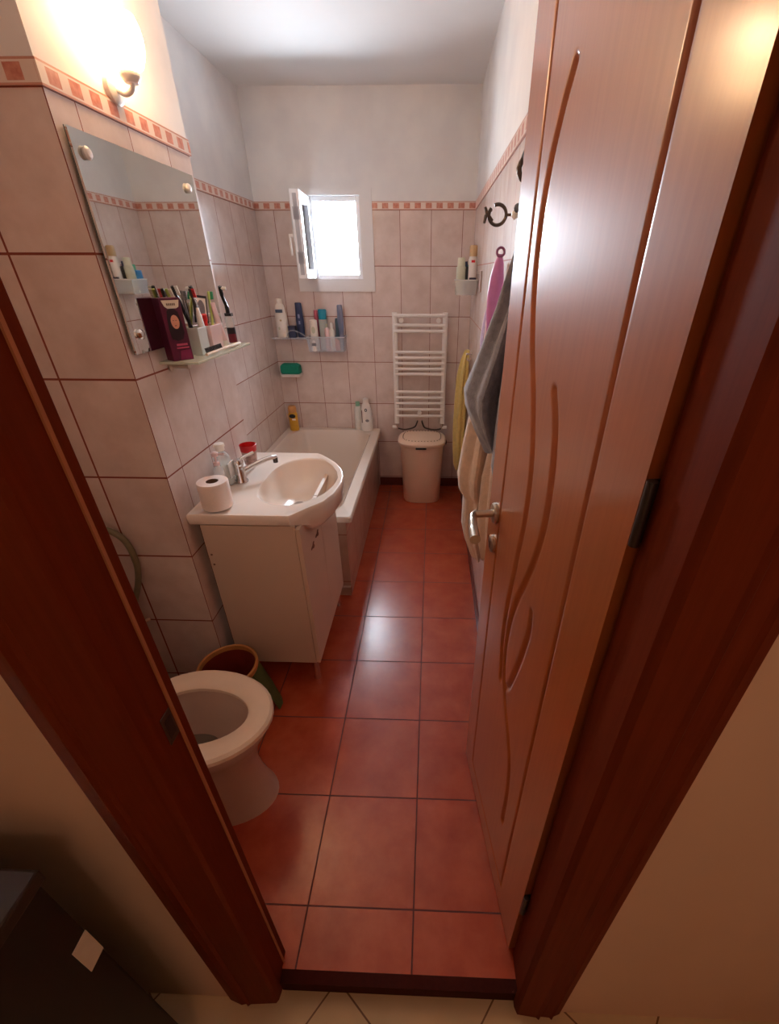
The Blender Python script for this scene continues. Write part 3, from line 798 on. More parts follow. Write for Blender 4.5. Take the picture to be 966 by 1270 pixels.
bm = B(); box(bm, XL+.005, -.975, ty-.18, ty+.18, .40, .76); box(bm, XL+.002, -.965, ty-.19, ty+.19, .76, .785); tk = obj('cistern', bm, TOILETM, toi, bev=.012)
bm = B(); box(bm, XL+.01, -.93, ty-.10, ty+.10, .0, .40); obj('pedestal', bm, TOILETM, toi, bev=.02)
# waste pipe caps behind it
tag(obj('pipe_cap', lathe(B(), (-1.09, 1.205, 0), [(.022, 0), (.022, .03), (.012, .04), (.002, .042)], 16), WHITEP, smooth=True), 'small white floor cap in the corner behind the toilet', 'pipe cap')
# water hose with valve
t = thing('water_hose', (-1.10, 1.21, .40), 'grey green bent water hose on the left wall above the toilet', 'hose')
bm = B(); tube(bm, smooth_path([(-1.11, 1.02, .79), (-1.10, 1.11, .825), (-1.10, 1.205, .815), (-1.10, 1.275, .74), (-1.10, 1.20, .62), (-1.10, 1.215, .52), (-1.10, 1.215, .43)], 8), .0105, 10)
bm.free(); bm = B()
tube(bm, smooth_path([(-1.07, .996, .73), (-1.09, 1.05, .79), (-1.10, 1.13, .82), (-1.09, 1.20, .813), (-1.042, 1.214, .77), (-1.026, 1.214, .69), (-1.042, 1.212, .60), (-1.078, 1.205, .51), (-1.10, 1.185, .44)], 8), .0105, 10)
obj('hose', bm, HOSE, t, smooth=True)
bm = B(); tube(bm, [(XL, 1.185, .41), (-1.085, 1.185, .41)], .010, 12); tube(bm, [(-1.10, 1.185, .44), (-1.10, 1.185, .395)], .0125, 12); v_ = obj('valve', bm, BRUSHED, t, smooth=True)
bm = B(); tube(bm, [(-1.085, 1.185, .408), (-1.06, 1.212, .408)], .007, 10); obj('valve_lever', bm, simple('beige_lever', (206, 170, 140), .35), v_, smooth=True)

# ------------------------------------------------------------------ waste bucket
t = thing('waste_bucket', (-.765, 1.135, 0), 'green waste bucket with tan rim and dark red inside between toilet and cabinet', 'bucket')
bc = (-.765, 1.135, 0)
Mt = Matrix.Rotation(math.radians(7), 4, 'Y')
bm = B(); lathe(bm, bc, [(.082, 0.0), (.086, .006), (.108, .235), (.104, .235), (.083, .012), (.001, .010)], 36); obj('bucket_body', bm, GREENP, t, smooth=True)
bm = B(); lathe(bm, bc, [(.1035, .234), (.0835, .014), (.082, .013), (.0795, .0165), (.1020, .234)], 36, cap0=False, cap1=False); lathe(bm, bc, [(.080, .016), (.001, .0155)], 36, cap0=False, cap1=True)
obj('bucket_lining', bm, INNERRED, t, smooth=True)
bm = B(); lathe(bm, bc, [(.1015, .228), (.110, .228), (.1125, .236), (.112, .25), (.107, .254), (.1025, .25), (.1015, .228)], 36, cap0=False, cap1=False); obj('bucket_rim', bm, RIMTAN, t, smooth=True)
bm = B()
fl = [(-.660, 1.11, .226), (-.655, 1.155, .224), (-.672, 1.195, .22)]
fb = [(-.60, 1.135, .0), (-.597, 1.165, .0), (-.612, 1.195, .0)]
top = [V(p) for p in fl]; mid_ = [a.lerp(V(b), .5)+V((.004, 0, 0)) for a, b in zip(top, fb)]; bot = [V(b) for b in fb]
def shell(rows, th=.004):
    bm = B(); n = len(rows[0])
    A = [[bm.verts.new(p) for p in r] for r in rows]; Bk = [[bm.verts.new(p-V((th, 0, 0))) for p in r] for r in rows]
    for j in range(len(rows)-1):
        for i in range(n-1):
            bm.faces.new((A[j][i], A[j][i+1], A[j+1][i+1], A[j+1][i])); bm.faces.new((Bk[j][i], Bk[j+1][i], Bk[j+1][i+1], Bk[j][i+1]))
    for j in range(len(rows)-1):
        bm.faces.new((A[j][0], A[j+1][0], Bk[j+1][0], Bk[j][0])); bm.faces.new((A[j][-1], Bk[j][-1], Bk[j+1][-1], A[j+1][-1]))
    for i in range(n-1):
        bm.faces.new((A[0][i], Bk[0][i], Bk[0][i+1], A[0][i+1])); bm.faces.new((A[-1][i], A[-1][i+1], Bk[-1][i+1], Bk[-1][i]))
    return bm
obj('bag_flap', shell([top, mid_, bot]), BAGGREEN, t, smooth=True)

# ------------------------------------------------------------------ bathtub
TX0, TX1, TY0, TY1, TZ = XL+.002, -.395, 1.884, YB-.002, .49
tub = thing('bathtub', ((TX0+TX1)/2, (TY0+TY1)/2, 0), 'white bathtub along the left wall with a tiled apron', 'bathtub')
def rrect(x0, x1, y0, y1, r, z, n=6):
    out = []
    for cx_, cy_, a0 in ((x1-r, y0+r, -PI/2), (x1-r, y1-r, 0), (x0+r, y1-r, PI/2), (x0+r, y0+r, PI)):
        for k in range(n+1):
            a = a0+PI/2*k/n; out.append(V((cx_+r*math.cos(a), cy_+r*math.sin(a), z)))
    return out
bm = B()
loft(bm, [rrect(TX0, TX1, TY0, TY1, .012, TZ-.032), rrect(TX0, TX1, TY0, TY1, .012, TZ-.006), rrect(TX0+.004, TX1-.005, TY0+.005, TY1-.004, .012, TZ),
          rrect(TX0+.045, TX1-.062, TY0+.05, TY1-.05, .10, TZ-.001), rrect(TX0+.055, TX1-.072, TY0+.06, TY1-.06, .11, TZ-.012),
          rrect(TX0+.075, TX1-.09, TY0+.09, TY1-.08, .12, TZ-.20), rrect(TX0+.12, TX1-.13, TY0+.15, TY1-.13, .13, .115), rrect(TX0+.18, TX1-.19, TY0+.22, TY1-.2, .1, .10)], cap0=False)
obj('tub_shell', bm, TUBMAT, tub, smooth=True)
bm = B(); box(bm, -.434, -.424, 1.886, YB-.001, 0, TZ-.03)
obj('side_apron', bm, T_apron, tub, label='tiled side apron of the bathtub')
bm = B(); box(bm, XP+.002, -.434, 1.886, 1.896, 0, TZ-.03); obj('end_apron', bm, T_apron2, tub, label='tiled end apron of the bathtub')
bm = B(); lathe(bm, (-.78, 1.99+.09, .108), [(.025, 0), (.025, .003), (.01, .004)], 20); obj('drain', bm, CHROME, tub, smooth=True)
bm = B(); box(bm, -.54, -.424, 1.870, 1.886, 0, .055); obj('apron_plinth', bm, T_apron2, tub)

# ------------------------------------------------------------------ bottles
def bottle(name, c, prof, mat, label, cat='bottle', cap=None, capm=None, sx=1, sy=1, decals=(), grp=None, rz=0, sq=0, ry=0):
    t = thing(name, c, label, cat, grp, rot=(0, ry, rz))
    bm = B(); lathe(bm, (0, 0, 0), prof, 20, sx, sy, sq=sq); obj('bottle_body', bm, mat, t, smooth=True, local=True)
    if cap:
        bm = B(); lathe(bm, (0, 0, 0), cap, 18, sx if sq else 1, 1); obj('cap', bm, capm, t, smooth=True, local=True)
    for (u, z, w_, h_, m_, shp, yy) in decals:
        pts = ell(u, z, w_, h_, 16) if shp == 'o' else [(u-w_, z-h_), (u+w_, z-h_), (u+w_, z+h_), (u-w_, z+h_)]
        obj('label', flat(pts, yy, .002), m_, t, local=True)
    return t
ZR = TZ
bottle('bath_bottle', (-1.06, 3.262, ZR), [(.030, 0), (.035, .006), (.034, .09), (.036, .125), (.03, .14), (.026, .145)], YELLOWP,
       'yellow bottle with dark label band and orange cap in the back left tub corner', cap=[(.030, .143), (.031, .178), (.024, .19), (.005, .192)], capm=ORANGEP, sy=.8,
       decals=((.004, .118, .024, .016, BLACKP, 'o', -.0315), (.012, .092, .014, .006, CREAMP, 'r', -.0305)))
bottle('shampoo_bottle', (-.495, 3.275, ZR), [(.040, 0), (.045, .006), (.046, .08), (.042, .15), (.030, .20), (.022, .215)], WHITEP,
       'white shampoo bottle with small black emblem on the back tub rim', cap=[(.022, .214), (.021, .243), (.012, .248)], capm=WHITEP, sy=.62,
       decals=((.0, .165, .010, .012, BLACKP, 'o', -.0285), (.008, .085, .014, .010, GREYP, 'o', -.0300), (-.032, .115, .003, .048, simple('maroon_print', (90, 50, 60), .5), 'r', -.0225), (0, .165, .004, .005, WHITEP, 'o', -.0292)))
bottle('shower_gel_bottle', (-.562, 3.300, ZR), [(.026, 0), (.028, .005), (.028, .16), (.018, .185)], simple('pale_white_plastic', (226, 226, 220), .35),
       'pale bottle with green cap half hidden behind the white shampoo bottle', cap=[(.017, .184), (.017, .215), (.01, .218)], capm=simple('mint_cap_plastic', (140, 190, 160), .35), sy=.7)

# corner shelf on the back wall (left) with its contents
sh_ = thing('corner_wire_shelf', (-.99, 3.29, 1.15), 'small bluish wall shelf with wire rim in the back left corner', 'shelf')
bm = B(); box(bm, -1.125, -.868, 3.245, YB-.001, 1.148, 1.156); obj('shelf_panel', bm, CLEARBLUE, sh_, bev=.002)
bm = B(); tube(bm, smooth_path([(-1.02, 3.245, 1.158), (-.99, 3.232, 1.20), (-.95, 3.23, 1.205), (-.90, 3.238, 1.18), (-.868, 3.246, 1.156)], 5), .003, 8); tube(bm, [(-1.125, 3.245, 1.156), (-.868, 3.245, 1.156)], .003, 8); obj('wire_rim', bm, CLEARBLUE, sh_, smooth=True)
ZW = 1.1565
bottle('shampoo_bottle', (-1.052, 3.288, ZW), [(.038, 0), (.041, .006), (.043, .07), (.041, .14), (.030, .20), (.020, .215)], CREAMP,
       'cream white shampoo bottle with slate band standing in the back left corner', cap=[(.0205, .214), (.020, .24), (.012, .244)], capm=CREAMP, sy=.7,
       decals=((.0, .168, .024, .010, LABELBLUE, 'r', -.0305), (.004, .11, .008, .006, simple('gold_print', (190, 170, 130), .5), 'o', -.0315), (-.012, .06, .006, .010, SAGE, 'o', -.032)))
bottle('shower_gel_bottle', (-.925, 3.295, ZW), [(.020, 0), (.026, .006), (.028, .10), (.024, .17), (.022, .215), (.018, .218)], NAVYP,
       'tall navy blue tube standing on the corner wall shelf', sy=.6, sx=1.0, rz=0,
       decals=((.0, .135, .006, .012, simple('light_navy_print', (150, 160, 190), .4), 'r', -.0175), (.0, .095, .005, .010, simple('light_navy_print2', (160, 170, 200), .4), 'r', -.018)))
t = tag(obj('soap_box', box(B(), -1.005, -.955, 3.255, 3.30, ZW, ZW+.075), simple('dark_blue_carton', (52, 58, 84), .4), bev=.003), 'low dark blue box beside the tall navy tube', 'box')

# suction basket with bottles below the window
bk_ = thing('clear_basket', (-.745, 3.28, 1.07), 'clear plastic basket full of bottles fixed under the window', 'basket')
bx0, bx1, by0, by1, bz0, bz1 = -.875, -.612, 3.225, 3.330, 1.068, 1.165
bm = B()
o1 = lambda k, z: [V(p) for p in ((bx0+k, by0+k, z), (bx1-k, by0+k, z), (bx1-k, by1-k, z), (bx0+k, by1-k, z))]
loft(bm, [o1(.008, bz0), o1(0, bz1), o1(.003, bz1), o1(.011, bz0+.004)])
obj('basket_shell', bm, CLEARBLUE, bk_)
bm = B(); tube(bm, [o1(0, bz1)[i] for i in (0, 1, 2, 3, 0)], .003, 8); obj('basket_rim', bm, simple('pale_rim_plastic', (200, 204, 212), .3), bk_, smooth=True)
for x in (-.83, -.66):
    bm = B(); lathe(bm, (x, YB-.001, 1.215), [(.022, 0), (.012, .008), (.006, .010)], 16, M=Matrix.Rotation(PI/2, 4, 'X')); tube(bm, [(x, YB-.008, 1.215), (x, by1-.004, 1.165)], .003, 6); obj('suction_cup', bm, CLEARP, bk_, smooth=True)
ZQ = bz0+.0045
bottle('lotion_bottle', (-.828, 3.262, ZQ), [(.030, 0), (.033, .005), (.033, .07), (.030, .075)], WHITEP, 'round white jar-like bottle at the left front of the basket under the window', decals=((0, .045, .016, .010, GREYP, 'r', -.0335),))
bottle('lotion_bottle', (-.825, 3.262, ZQ+.0755), [(.027, 0), (.028, .004), (.026, .12), (.012, .126)], CREAMP, 'cream white tube standing over the white jar in the basket', sy=.7, decals=((0, .06, .014, .022, SAGE, 'o', -.0205),))
bottle('jar', (-.765, 3.300, ZQ), [(.026, 0), (.028, .005), (.028, .20)], simple('frosted_body', (206, 216, 216), .3, trans=.3), 'frosted bottle with square teal cap in the middle of the basket', cap=[(.028, .2), (.029, .255), (.026, .262)], capm=TEALP, sq=4, sy=.8)
bottle('roll_on', (-.812, 3.312, ZQ), [(.013, 0), (.014, .21)], ROSEP, 'slim bottle with rose pink cap behind the cream tube', cap=[(.0145, .209), (.0145, .25), (.01, .256)], capm=ROSEP)
bottle('perfume_bottle', (-.733, 3.256, ZQ), [(.018, 0), (.018, .14), (.007, .152)], PALEPINK, 'pale pink narrow bottle in the basket under the teal cap', cap=[(.007, .15), (.007, .175)], capm=SAGE)
bottle('perfume_bottle', (-.700, 3.262, ZQ), [(.016, 0), (.017, .13), (.006, .15)], CREAMP, 'short cream bottle with pointed white cap at the right of the basket', cap=[(.009, .149), (.009, .178), (.005, .182)], capm=WHITEP)
bottle('cosmetic_pot', (-.70, 3.285, ZQ), [(.034, 0), (.036, .005), (.034, .065), (.02, .075)], PINKP, 'salmon pink round pot at the basket bottom', 'pot', sx=1.3, sy=.5)
bottle('hair_brush', (-.640, 3.292, ZQ), [(.010, 0), (.014, .08), (.019, .16), (.022, .20), (.018, .285), (.014, .29)], GREYBLUE, 'tall grey blue brush standing at the right end of the basket', 'brush', sy=.6)
bottle('tube', (-.668, 3.308, ZQ), [(.012, 0), (.015, .19), (.012, .205)], simple('slate_tube', (70, 92, 104), .4), 'slate coloured tube leaning beside the tall grey blue brush', 'tube')

# soap dish with green sponge
t = thing('soap_dish', (-1.03, 3.29, .905), 'white soap dish fixed on the back wall near the left corner', 'soap dish')
bm = B(); loft(bm, [rrect(-1.095, -.965, 3.25, YB-.001, .01, .892), rrect(-1.105, -.958, 3.24, YB-.001, .012, .912), rrect(-1.10, -.963, 3.245, YB-.004, .01, .912), rrect(-1.09, -.972, 3.255, YB-.008, .008, .900)]); obj('dish', bm, WHITEP, t, smooth=True)
bm = B(); box(bm, -1.05, -1.01, YB-.004, YB, .88, .93); obj('wall_clip', bm, WHITEP, t)
bm = B(); loft(bm, [rrect(-1.098, -.966, 3.25, 3.325, .012, .9135), rrect(-1.102, -.962, 3.247, 3.328, .014, .93), rrect(-1.10, -.965, 3.247, 3.328, .014, .965), rrect(-1.09, -.985, 3.252, 3.322, .012, .978)])
tag(obj('bath_sponge', bm, SPONGE, smooth=True), 'teal green sponge lying in the white soap dish', 'sponge')

# ------------------------------------------------------------------ towel radiator
rad = thing('towel_radiator', (-.09, 3.27, .55), 'white ladder towel radiator on the back wall above the laundry bin', 'radiator')
for x in (-.262, .086):
    bm = B(); loft(bm, [rrect(x-.017, x+.017, 3.258, 3.288, .012, z) for z in (.552, 1.318)]); obj('side_rail', bm, WHITEM, rad, smooth=True)
for z in (1.300, 1.240, 1.203, 1.066, 1.028, .99, .953, .917, .79, .748, .707, .661, .612):
    bm = B(); tube(bm, [(-.262, 3.262, z), (.086, 3.262, z)], .0105, 12); obj('crossbar', bm, WHITEM, rad, smooth=True)
for x, z in ((-.215, 1.27), (.04, 1.27), (-.088, .612+.025)):
    bm = B(); tube(bm, [(x, 3.255, z), (x, YB, z)], .010, 12); tube(bm, [(x, 3.245, z), (x, 3.257, z)], .016, 14); obj('wall_mount', bm, WHITEM, rad, smooth=True)
for x, s in ((-.262, -1), (.086, 1)):
    bm = B(); tube(bm, [(x, 3.272, .552), (x, 3.272, .51)], .010, 12); obj('pipe_stub', bm, CHROME, rad, smooth=True)
for x, s in ((-.262, -1), (.086, 1)):
    bm = B(); tube(bm, [(x, 3.272, .522), (x+s*.035, 3.272, .522)], .012, 12); obj('valve_knob', bm, WHITEP, rad, smooth=True)
bm = B()
tube(bm, smooth_path([(-.262, 3.275, .512), (-.20, 3.285, .498), (-.13, 3.29, .515), (-.11, 3.295, .545), (-.105, YB, .55)], 6), .006, 8)
tube(bm, smooth_path([(.086, 3.275, .512), (.03, 3.285, .498), (-.045, 3.29, .512), (-.065, 3.295, .545), (-.07, YB, .55)], 6), .006, 8)
obj('flex_hose', bm, DARKMETAL, rad, smooth=True)

# ------------------------------------------------------------------ laundry bin
lb = thing('laundry_bin', (-.07, 3.12, 0), 'cream plastic laundry bin with lid under the towel radiator', 'laundry bin')
def sup(cx_, cy_, rx_, ry_, z, p=3.2, n=44):
    out = []
    for i in range(n):
        a = 2*PI*i/n; c, s = math.cos(a), math.sin(a); k = 1/((abs(c)**p+abs(s)**p)**(1/p)); out.append(V((cx_+rx_*c*k, cy_+ry_*s*k, z)))
    return out
LX, LY = -.065, 3.125
bm = B(); loft(bm, [sup(LX, LY, .138, .118, 0), sup(LX, LY, .142, .122, .01), sup(LX, LY, .160, .140, .445), sup(LX, LY, .164, .144, .46), sup(LX, LY, .155, .135, .46), sup(LX, LY, .138, .118, .02)])
obj('bin_body', bm, BINM, lb, smooth=True)
bm = B(); loft(bm, [sup(LX, LY, .172, .152, .458), sup(LX, LY, .178, .158, .468), sup(LX, LY, .178, .158, .482), sup(LX, LY, .168, .148, .494), sup(LX, LY, .14, .122, .500), sup(LX, LY, .10, .08, .505)])
lid = obj('bin_lid', bm, BINM, lb, smooth=True)
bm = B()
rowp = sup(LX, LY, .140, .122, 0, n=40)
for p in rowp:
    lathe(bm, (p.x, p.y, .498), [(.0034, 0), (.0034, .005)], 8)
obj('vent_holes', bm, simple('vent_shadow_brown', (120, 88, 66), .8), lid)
bm = B(); box(bm, LX-.042, LX+.036, LY-.166, LY-.146, .452, .464); obj('grip_slot', bm, BLACKP, lid, bev=.004)
bm = B(); box(bm, LX+.165, LX+.183, LY-.05, LY-.01, .455, .478); obj('hinge_clip', bm, GRAYDARK, lid, bev=.003)

# ------------------------------------------------------------------ right wall: hooks, towels, basket
def cloth(rows, seg=44, folds=5, amp=.012, seed=0, tw=0.0):
    """rows: (z, cx, cy, half_x, half_y); lofted folded cloth"""
    rnd = random.Random(seed); ph = [rnd.uniform(0, 6.28) for _ in range(3)]
    zs = []
    P5 = [V((r[1], r[2], 0)) for r in rows]
    def interp(t):
        k = min(int(t), len(rows)-2); f = t-k; f = f*f*(3-2*f) if 0 else f
        a, b = rows[k], rows[k+1]
        return [a[i]*(1-f)+b[i]*f for i in range(5)]
    N = (len(rows)-1)*6
    rings = []
    for j in range(N+1):
        z, cx_, cy_, hx, hy = interp(j/6*.99999)
        u = j/N; ring = []
        for i in range(seg):
            a = 2*PI*i/seg; c, s = math.cos(a), math.sin(a)
            w_ = amp*min(1, u*3+.25)*(math.sin(folds*a+ph[0]+tw*u)+.5*math.sin((folds+3)*a+ph[1]-tw*u))
            w_ = max(-.55*hx, w_)
            ring.append(V((min(cx_+(hx+w_)*c, XR-.004), cy_+(hy+w_)*s, z+.006*math.sin(3*a+ph[2])*(u**2))))
        rings.append(ring)
    bm = B(); loft(bm, rings); return bm
t = thing('bath_towel', (.2, 1.18, 1.08), 'grey bath towel hanging bunched from a hook behind the open door', 'towel')
bm = cloth([(1.665, .222, 1.20, .014, .018), (1.60, .216, 1.20, .020, .032), (1.48, .200, 1.235, .030, .065), (1.36, .180, 1.28, .044, .095), (1.25, .158, 1.31, .056, .115), (1.21, .158, 1.29, .05, .10), (1.15, .172, 1.235, .034, .06), (1.10, .19, 1.20, .02, .03)], folds=4, amp=.010, seed=3, tw=1.5)
obj('towel_cloth', bm, GTOWEL, t, smooth=True)
bm = cloth([(1.62, .222, 1.17, .014, .02), (1.50, .212, 1.13, .022, .045), (1.35, .206, 1.12, .026, .06), (1.2, .204, 1.12, .028, .06), (1.08, .205, 1.13, .028, .055), (1.02, .21, 1.14, .018, .035)], folds=5, amp=.007, seed=5, tw=1)
obj('towel_fold', bm, GTOWEL, t, smooth=True)
t = thing('towel_hook', (.25, 1.20, 1.76), 'dark metal wall hook just left of the door edge near the frieze', 'hook')
bm = B(); lathe(bm, (XR, 1.27, 1.775), [(.024, 0), (.024, .006), (.012, .012), (.008, .04), (.014, .05), (.014, .06), (.004, .064)], 14, M=Matrix.Rotation(-PI/2, 4, 'Y')); obj('hook_peg', bm, DARKMETAL, t, smooth=True)
bm = B(); tube(bm, smooth_path([(.20, 1.27, 1.775), (.19, 1.265, 1.755), (.198, 1.26, 1.735), (.215, 1.26, 1.735)], 5), .006, 8); obj('hook_tip', bm, DARKMETAL, t, smooth=True)
tag(obj('towel_hook', lathe(B(), (XR, 1.22, 1.675), [(.016, 0), (.010, .006), (.006, .05), (.009, .056), (.002, .06)], 12, M=Matrix.Rotation(-PI/2, 4, 'Y')), DARKMETAL, smooth=True), 'dark peg from which the grey towel hangs', 'hook')
t = thing('bath_towel', (.18, 1.45, .66), 'cream towel hanging in long folds below and behind the grey towel', 'towel')
bm = cloth([(1.45, .226, 1.44, .02, .03), (1.34, .205, 1.45, .03, .06), (1.2, .185, 1.46, .042, .08), (1.05, .168, 1.46, .052, .10), (.93, .158, 1.45, .056, .11), (.88, .162, 1.44, .052, .105), (.86, .172, 1.42, .044, .09), (.74, .170, 1.42, .040, .085), (.68, .178, 1.40, .032, .07), (.62, .19, 1.37, .016, .035)], folds=5, amp=.011, seed=11, tw=1.2)
obj('towel_cloth', bm, CTOWEL, t, smooth=True)
bm = cloth([(1.10, .205, 1.30, .016, .04), (.98, .200, 1.29, .022, .06), (.85, .200, 1.28, .026, .06), (.74, .204, 1.27, .022, .05), (.68, .21, 1.26, .014, .03)], folds=4, amp=.008, seed=13)
obj('towel_fold', bm, CTOWEL, t, smooth=True)
tag(obj('towel_hook', lathe(B(), (XR, 1.44, 1.455), [(.016, 0), (.010, .006), (.006, .05), (.009, .056), (.002, .06)], 12, M=Matrix.Rotation(-PI/2, 4, 'Y')), DARKMETAL, smooth=True), 'peg behind the grey towel carrying the cream towel', 'hook')
bm = cloth([(1.115, .232, 3.04, .014, .03), (1.05, .222, 3.05, .024, .06), (.95, .214, 3.06, .032, .085), (.8, .21, 3.06, .036, .095), (.6, .208, 3.06, .038, .10), (.45, .21, 3.05, .036, .095), (.32, .214, 3.04, .03, .07), (.27, .22, 3.03, .02, .04)], folds=6, amp=.009, seed=21, tw=.6)
tag(obj('bath_towel', bm, YTOWEL, smooth=True), 'pale yellow towel hanging in the back right corner', 'towel')
t = thing('towel_hook', (.25, 2.99, 1.10), 'small chrome double hook holding the yellow towel', 'hook')
bm = B(); lathe(bm, (XR, 2.97, 1.10), [(.012, 0), (.012, .005), (.005, .008), (.005, .028), (.009, .032), (.002, .04)], 14, M=Matrix.Rotation(-PI/2, 4, 'Y')); obj('hook_peg', bm, CHROME, t, smooth=True)
bm = B(); tube(bm, smooth_path([(.252, 2.95, 1.075), (.235, 2.95, 1.062), (.228, 2.95, 1.07), (.228, 2.95, 1.082)], 4), .004, 8); obj('hook_tip', bm, CHROME, t, smooth=True)

# fish shaped ring hook and its stem
t = thing('ring_hook', (.22, 1.62, 1.70), 'dark metal fish shaped ring sticking out from the right wall', 'hook')
rc = V((.196, 1.66, 1.706)); rr = .0265
bm = B()
pts = [rc+V((rr*math.cos(a), .0, rr*math.sin(a))) for a in [PI*.78+2*PI*.93*k/26 for k in range(27)]]
tube(bm, pts, .0052, 10)
obj('ring', bm, DARKMETAL, t, smooth=True)
bm = B(); tube(bm, [rc+V((-.020, 0, .014)), rc+V((-.036, -.002, -.004)), rc+V((-.040, -.004, -.022))], [.005, .006, .004], 8)
tube(bm, [rc+V((-.040, -.004, .020)), rc+V((-.032, 0, .002)), rc+V((-.014, 0, -.016))], [.004, .006, .005], 8); obj('fish_tail', bm, DARKMETAL, t, smooth=True)
bm = B(); tube(bm, [rc+V((rr, 0, 0)), V((.235, 1.655, 1.706)), V((XR, 1.65, 1.706))], .004, 8); obj('stem', bm, DARKMETAL, t, smooth=True)
t = thing('suction_hook', (.24, 1.45, 1.69), 'pale knob with a dark tip on the right wall beside the fish ring', 'hook')
bm = B(); lathe(bm, (XR, 1.48, 1.690), [(.022, 0), (.016, .010), (.009, .016), (.009, .03), (.013, .036), (.006, .044)], 16, M=Matrix.Rotation(-PI/2, 4, 'Y')); obj('knob', bm, CREAMP, t, smooth=True)
bm = B(); tube(bm, [(.222, 1.44, 1.70), (.24, 1.40, 1.697)], .011, 10); obj('dark_tip', bm, DARKMETAL, t, smooth=True)

# purple brush and pink washcloth
t = thing('bath_brush', (.21, 1.66, 1.36), 'purple teardrop shaped plastic hairbrush hanging on the right wall', 'brush')
Mb = Matrix.Translation((.196, 1.655, 1.335)) @ Matrix.Rotation(math.radians(4), 4, 'Y')
bm = B(); lathe(bm, (0, 0, 0), [(.003, 0), (.009, .03), (.019, .09), (.024, .15), (.023, .20), (.015, .245), (.008, .262), (.008, .268)], 24, sx=1, sy=.7)
bm.transform(Mb); obj('brush_body', bm, PURPLEP, t, smooth=True)
bm = B(); tube(bm, [(.2145+.012*math.cos(a), 1.65, 1.608+.012*math.sin(a)) for a in [2*PI*k/16 for k in range(17)]], .004, 8); obj('hanging_loop', bm, simple('mauve_plastic', (150, 90, 130), .3), t, smooth=True)
bm = cloth([(1.585, .236, 1.80, .006, .012), (1.50, .229, 1.81, .014, .03), (1.38, .224, 1.82, .018, .045), (1.26, .221, 1.83, .02, .05), (1.2, .222, 1.84, .018, .045)], folds=5, amp=.006, seed=31)
tag(obj('washcloth', bm, PTOWEL, smooth=True), 'pale pink washcloth hanging behind the purple brush', 'washcloth')
bm = cloth([(1.47, .244, 1.98, .006, .02), (1.40, .232, 2.0, .014, .045), (1.30, .228, 2.02, .018, .055), (1.22, .23, 2.02, .016, .05)], folds=4, amp=.005, seed=37)
tag(obj('washcloth', bm, LILAC, smooth=True), 'lilac washcloth low behind the pink one on the right wall', 'washcloth')

# organiser basket on the right wall near the back corner
ob = thing('wall_basket', (.19, 2.94, 1.44), 'clear organiser basket of toiletries on the right wall near the back corner', 'basket')
qx0, qx1, qy0, qy1, qz0, qz1 = .128, .254, 2.86, 3.02, 1.438, 1.515
o2 = lambda k, z: [V(p) for p in ((qx0+k, qy0+k, z), (qx1-k, qy0+k, z), (qx1-k, qy1-k, z), (qx0+k, qy1-k, z))]
bm = B(); loft(bm, [o2(.006, qz0), o2(0, qz1), o2(.003, qz1), o2(.009, qz0+.004)]); obj('basket_shell', bm, CLEARP, ob)
bm = B(); tube(bm, [o2(0, qz1)[i] for i in (0, 1, 2, 3, 0)], .0028, 8); obj('basket_rim', bm, simple('white_rim', (226, 224, 222), .3), ob, smooth=True)
bm = B(); box(bm, .2545, XR, 2.72, 3.0, 1.545, 1.56); box(bm, .250, XR, 2.66, 2.72, 1.46, 1.56); obj('wall_bracket', bm, simple('smoky_bracket', (170, 146, 136), .4), ob, bev=.002)
ZO = qz0+.0045
bottle('jar', (.160, 2.92, ZO), [(.026, 0), (.028, .005), (.027, .135), (.022, .145)], SAGE, 'pale sage bottle at the left of the right wall basket', cap=[(.022, .144), (.021, .18), (.018, .184)], capm=simple('pale_green_cap', (216, 218, 196), .35), sy=.8)
bottle('spray_can', (.224, 2.90, ZO), [(.022, 0), (.024, .004), (.024, .175), (.018, .19)], WHITEP, 'white spray can with tan cap in the right wall basket', cap=[(.022, .189), (.022, .237), (.018, .242)], capm=TANP, decals=((.0, .165, .010, .006, REDP, 'r', -.0245),))
bottle('nail_polish', (.196, 2.91, ZO), [(.010, 0), (.011, .12), (.008, .14)], BLACKP, 'thin black tube between the bottles of the right wall basket', 'tube')
tag(obj('razor', tube(B(), smooth_path([(.20, 2.93, ZO), (.196, 2.925, ZO+.10), (.188, 2.92, ZO+.165)], 4), [.005]*5+[.007]*4, 8), NAVYP, smooth=True), 'navy razor handle standing in the right wall basket', 'razor')
bottle('cosmetic_pot', (.180, 2.965, ZO), [(.026, 0), (.028, .004), (.028, .05), (.024, .055)], OLIVE, 'olive pot at the bottom of the right wall basket', 'pot')
tag(obj('carton', box(B(), .172, .222, 2.985, 3.012, ZO, ZO+.15), GREENTUBE, bev=.002), 'green carton at the back of the right wall basket', 'box')
tag(obj('carton', box(B(), .142, .170, 2.955, 3.012, ZO, ZO+.12), BLUETUBE, bev=.002), 'blue carton at the back left of the right wall basket', 'box')
tag(obj('sachet', box(B(), .205, .245, 2.868, 2.873, ZO, ZO+.085), simple('indigo_card', (60, 54, 78), .4), bev=.001), 'dark indigo sachet at the front of the right wall basket', 'sachet')

# ------------------------------------------------------------------ hall furniture on the left
hc = thing('hall_cabinet', (-.80, .05, ZH), 'dark brown cabinet standing in the hall left of the doorway', 'cabinet')
obj('body', box(B(), -1.1, -.52, -.25, .245, ZH, .835), DARKWOOD, hc, bev=.006)
obj('top_board', box(B(), -1.11, -.512, -.26, .25, .837, .862), simple('taupe_top', (62, 45, 37), .6), hc, bev=.004)
obj('cream_label', box(B(), -.52, -.5185, .215, .243, .60, .675), CREAMP, hc, label='cream paper label')

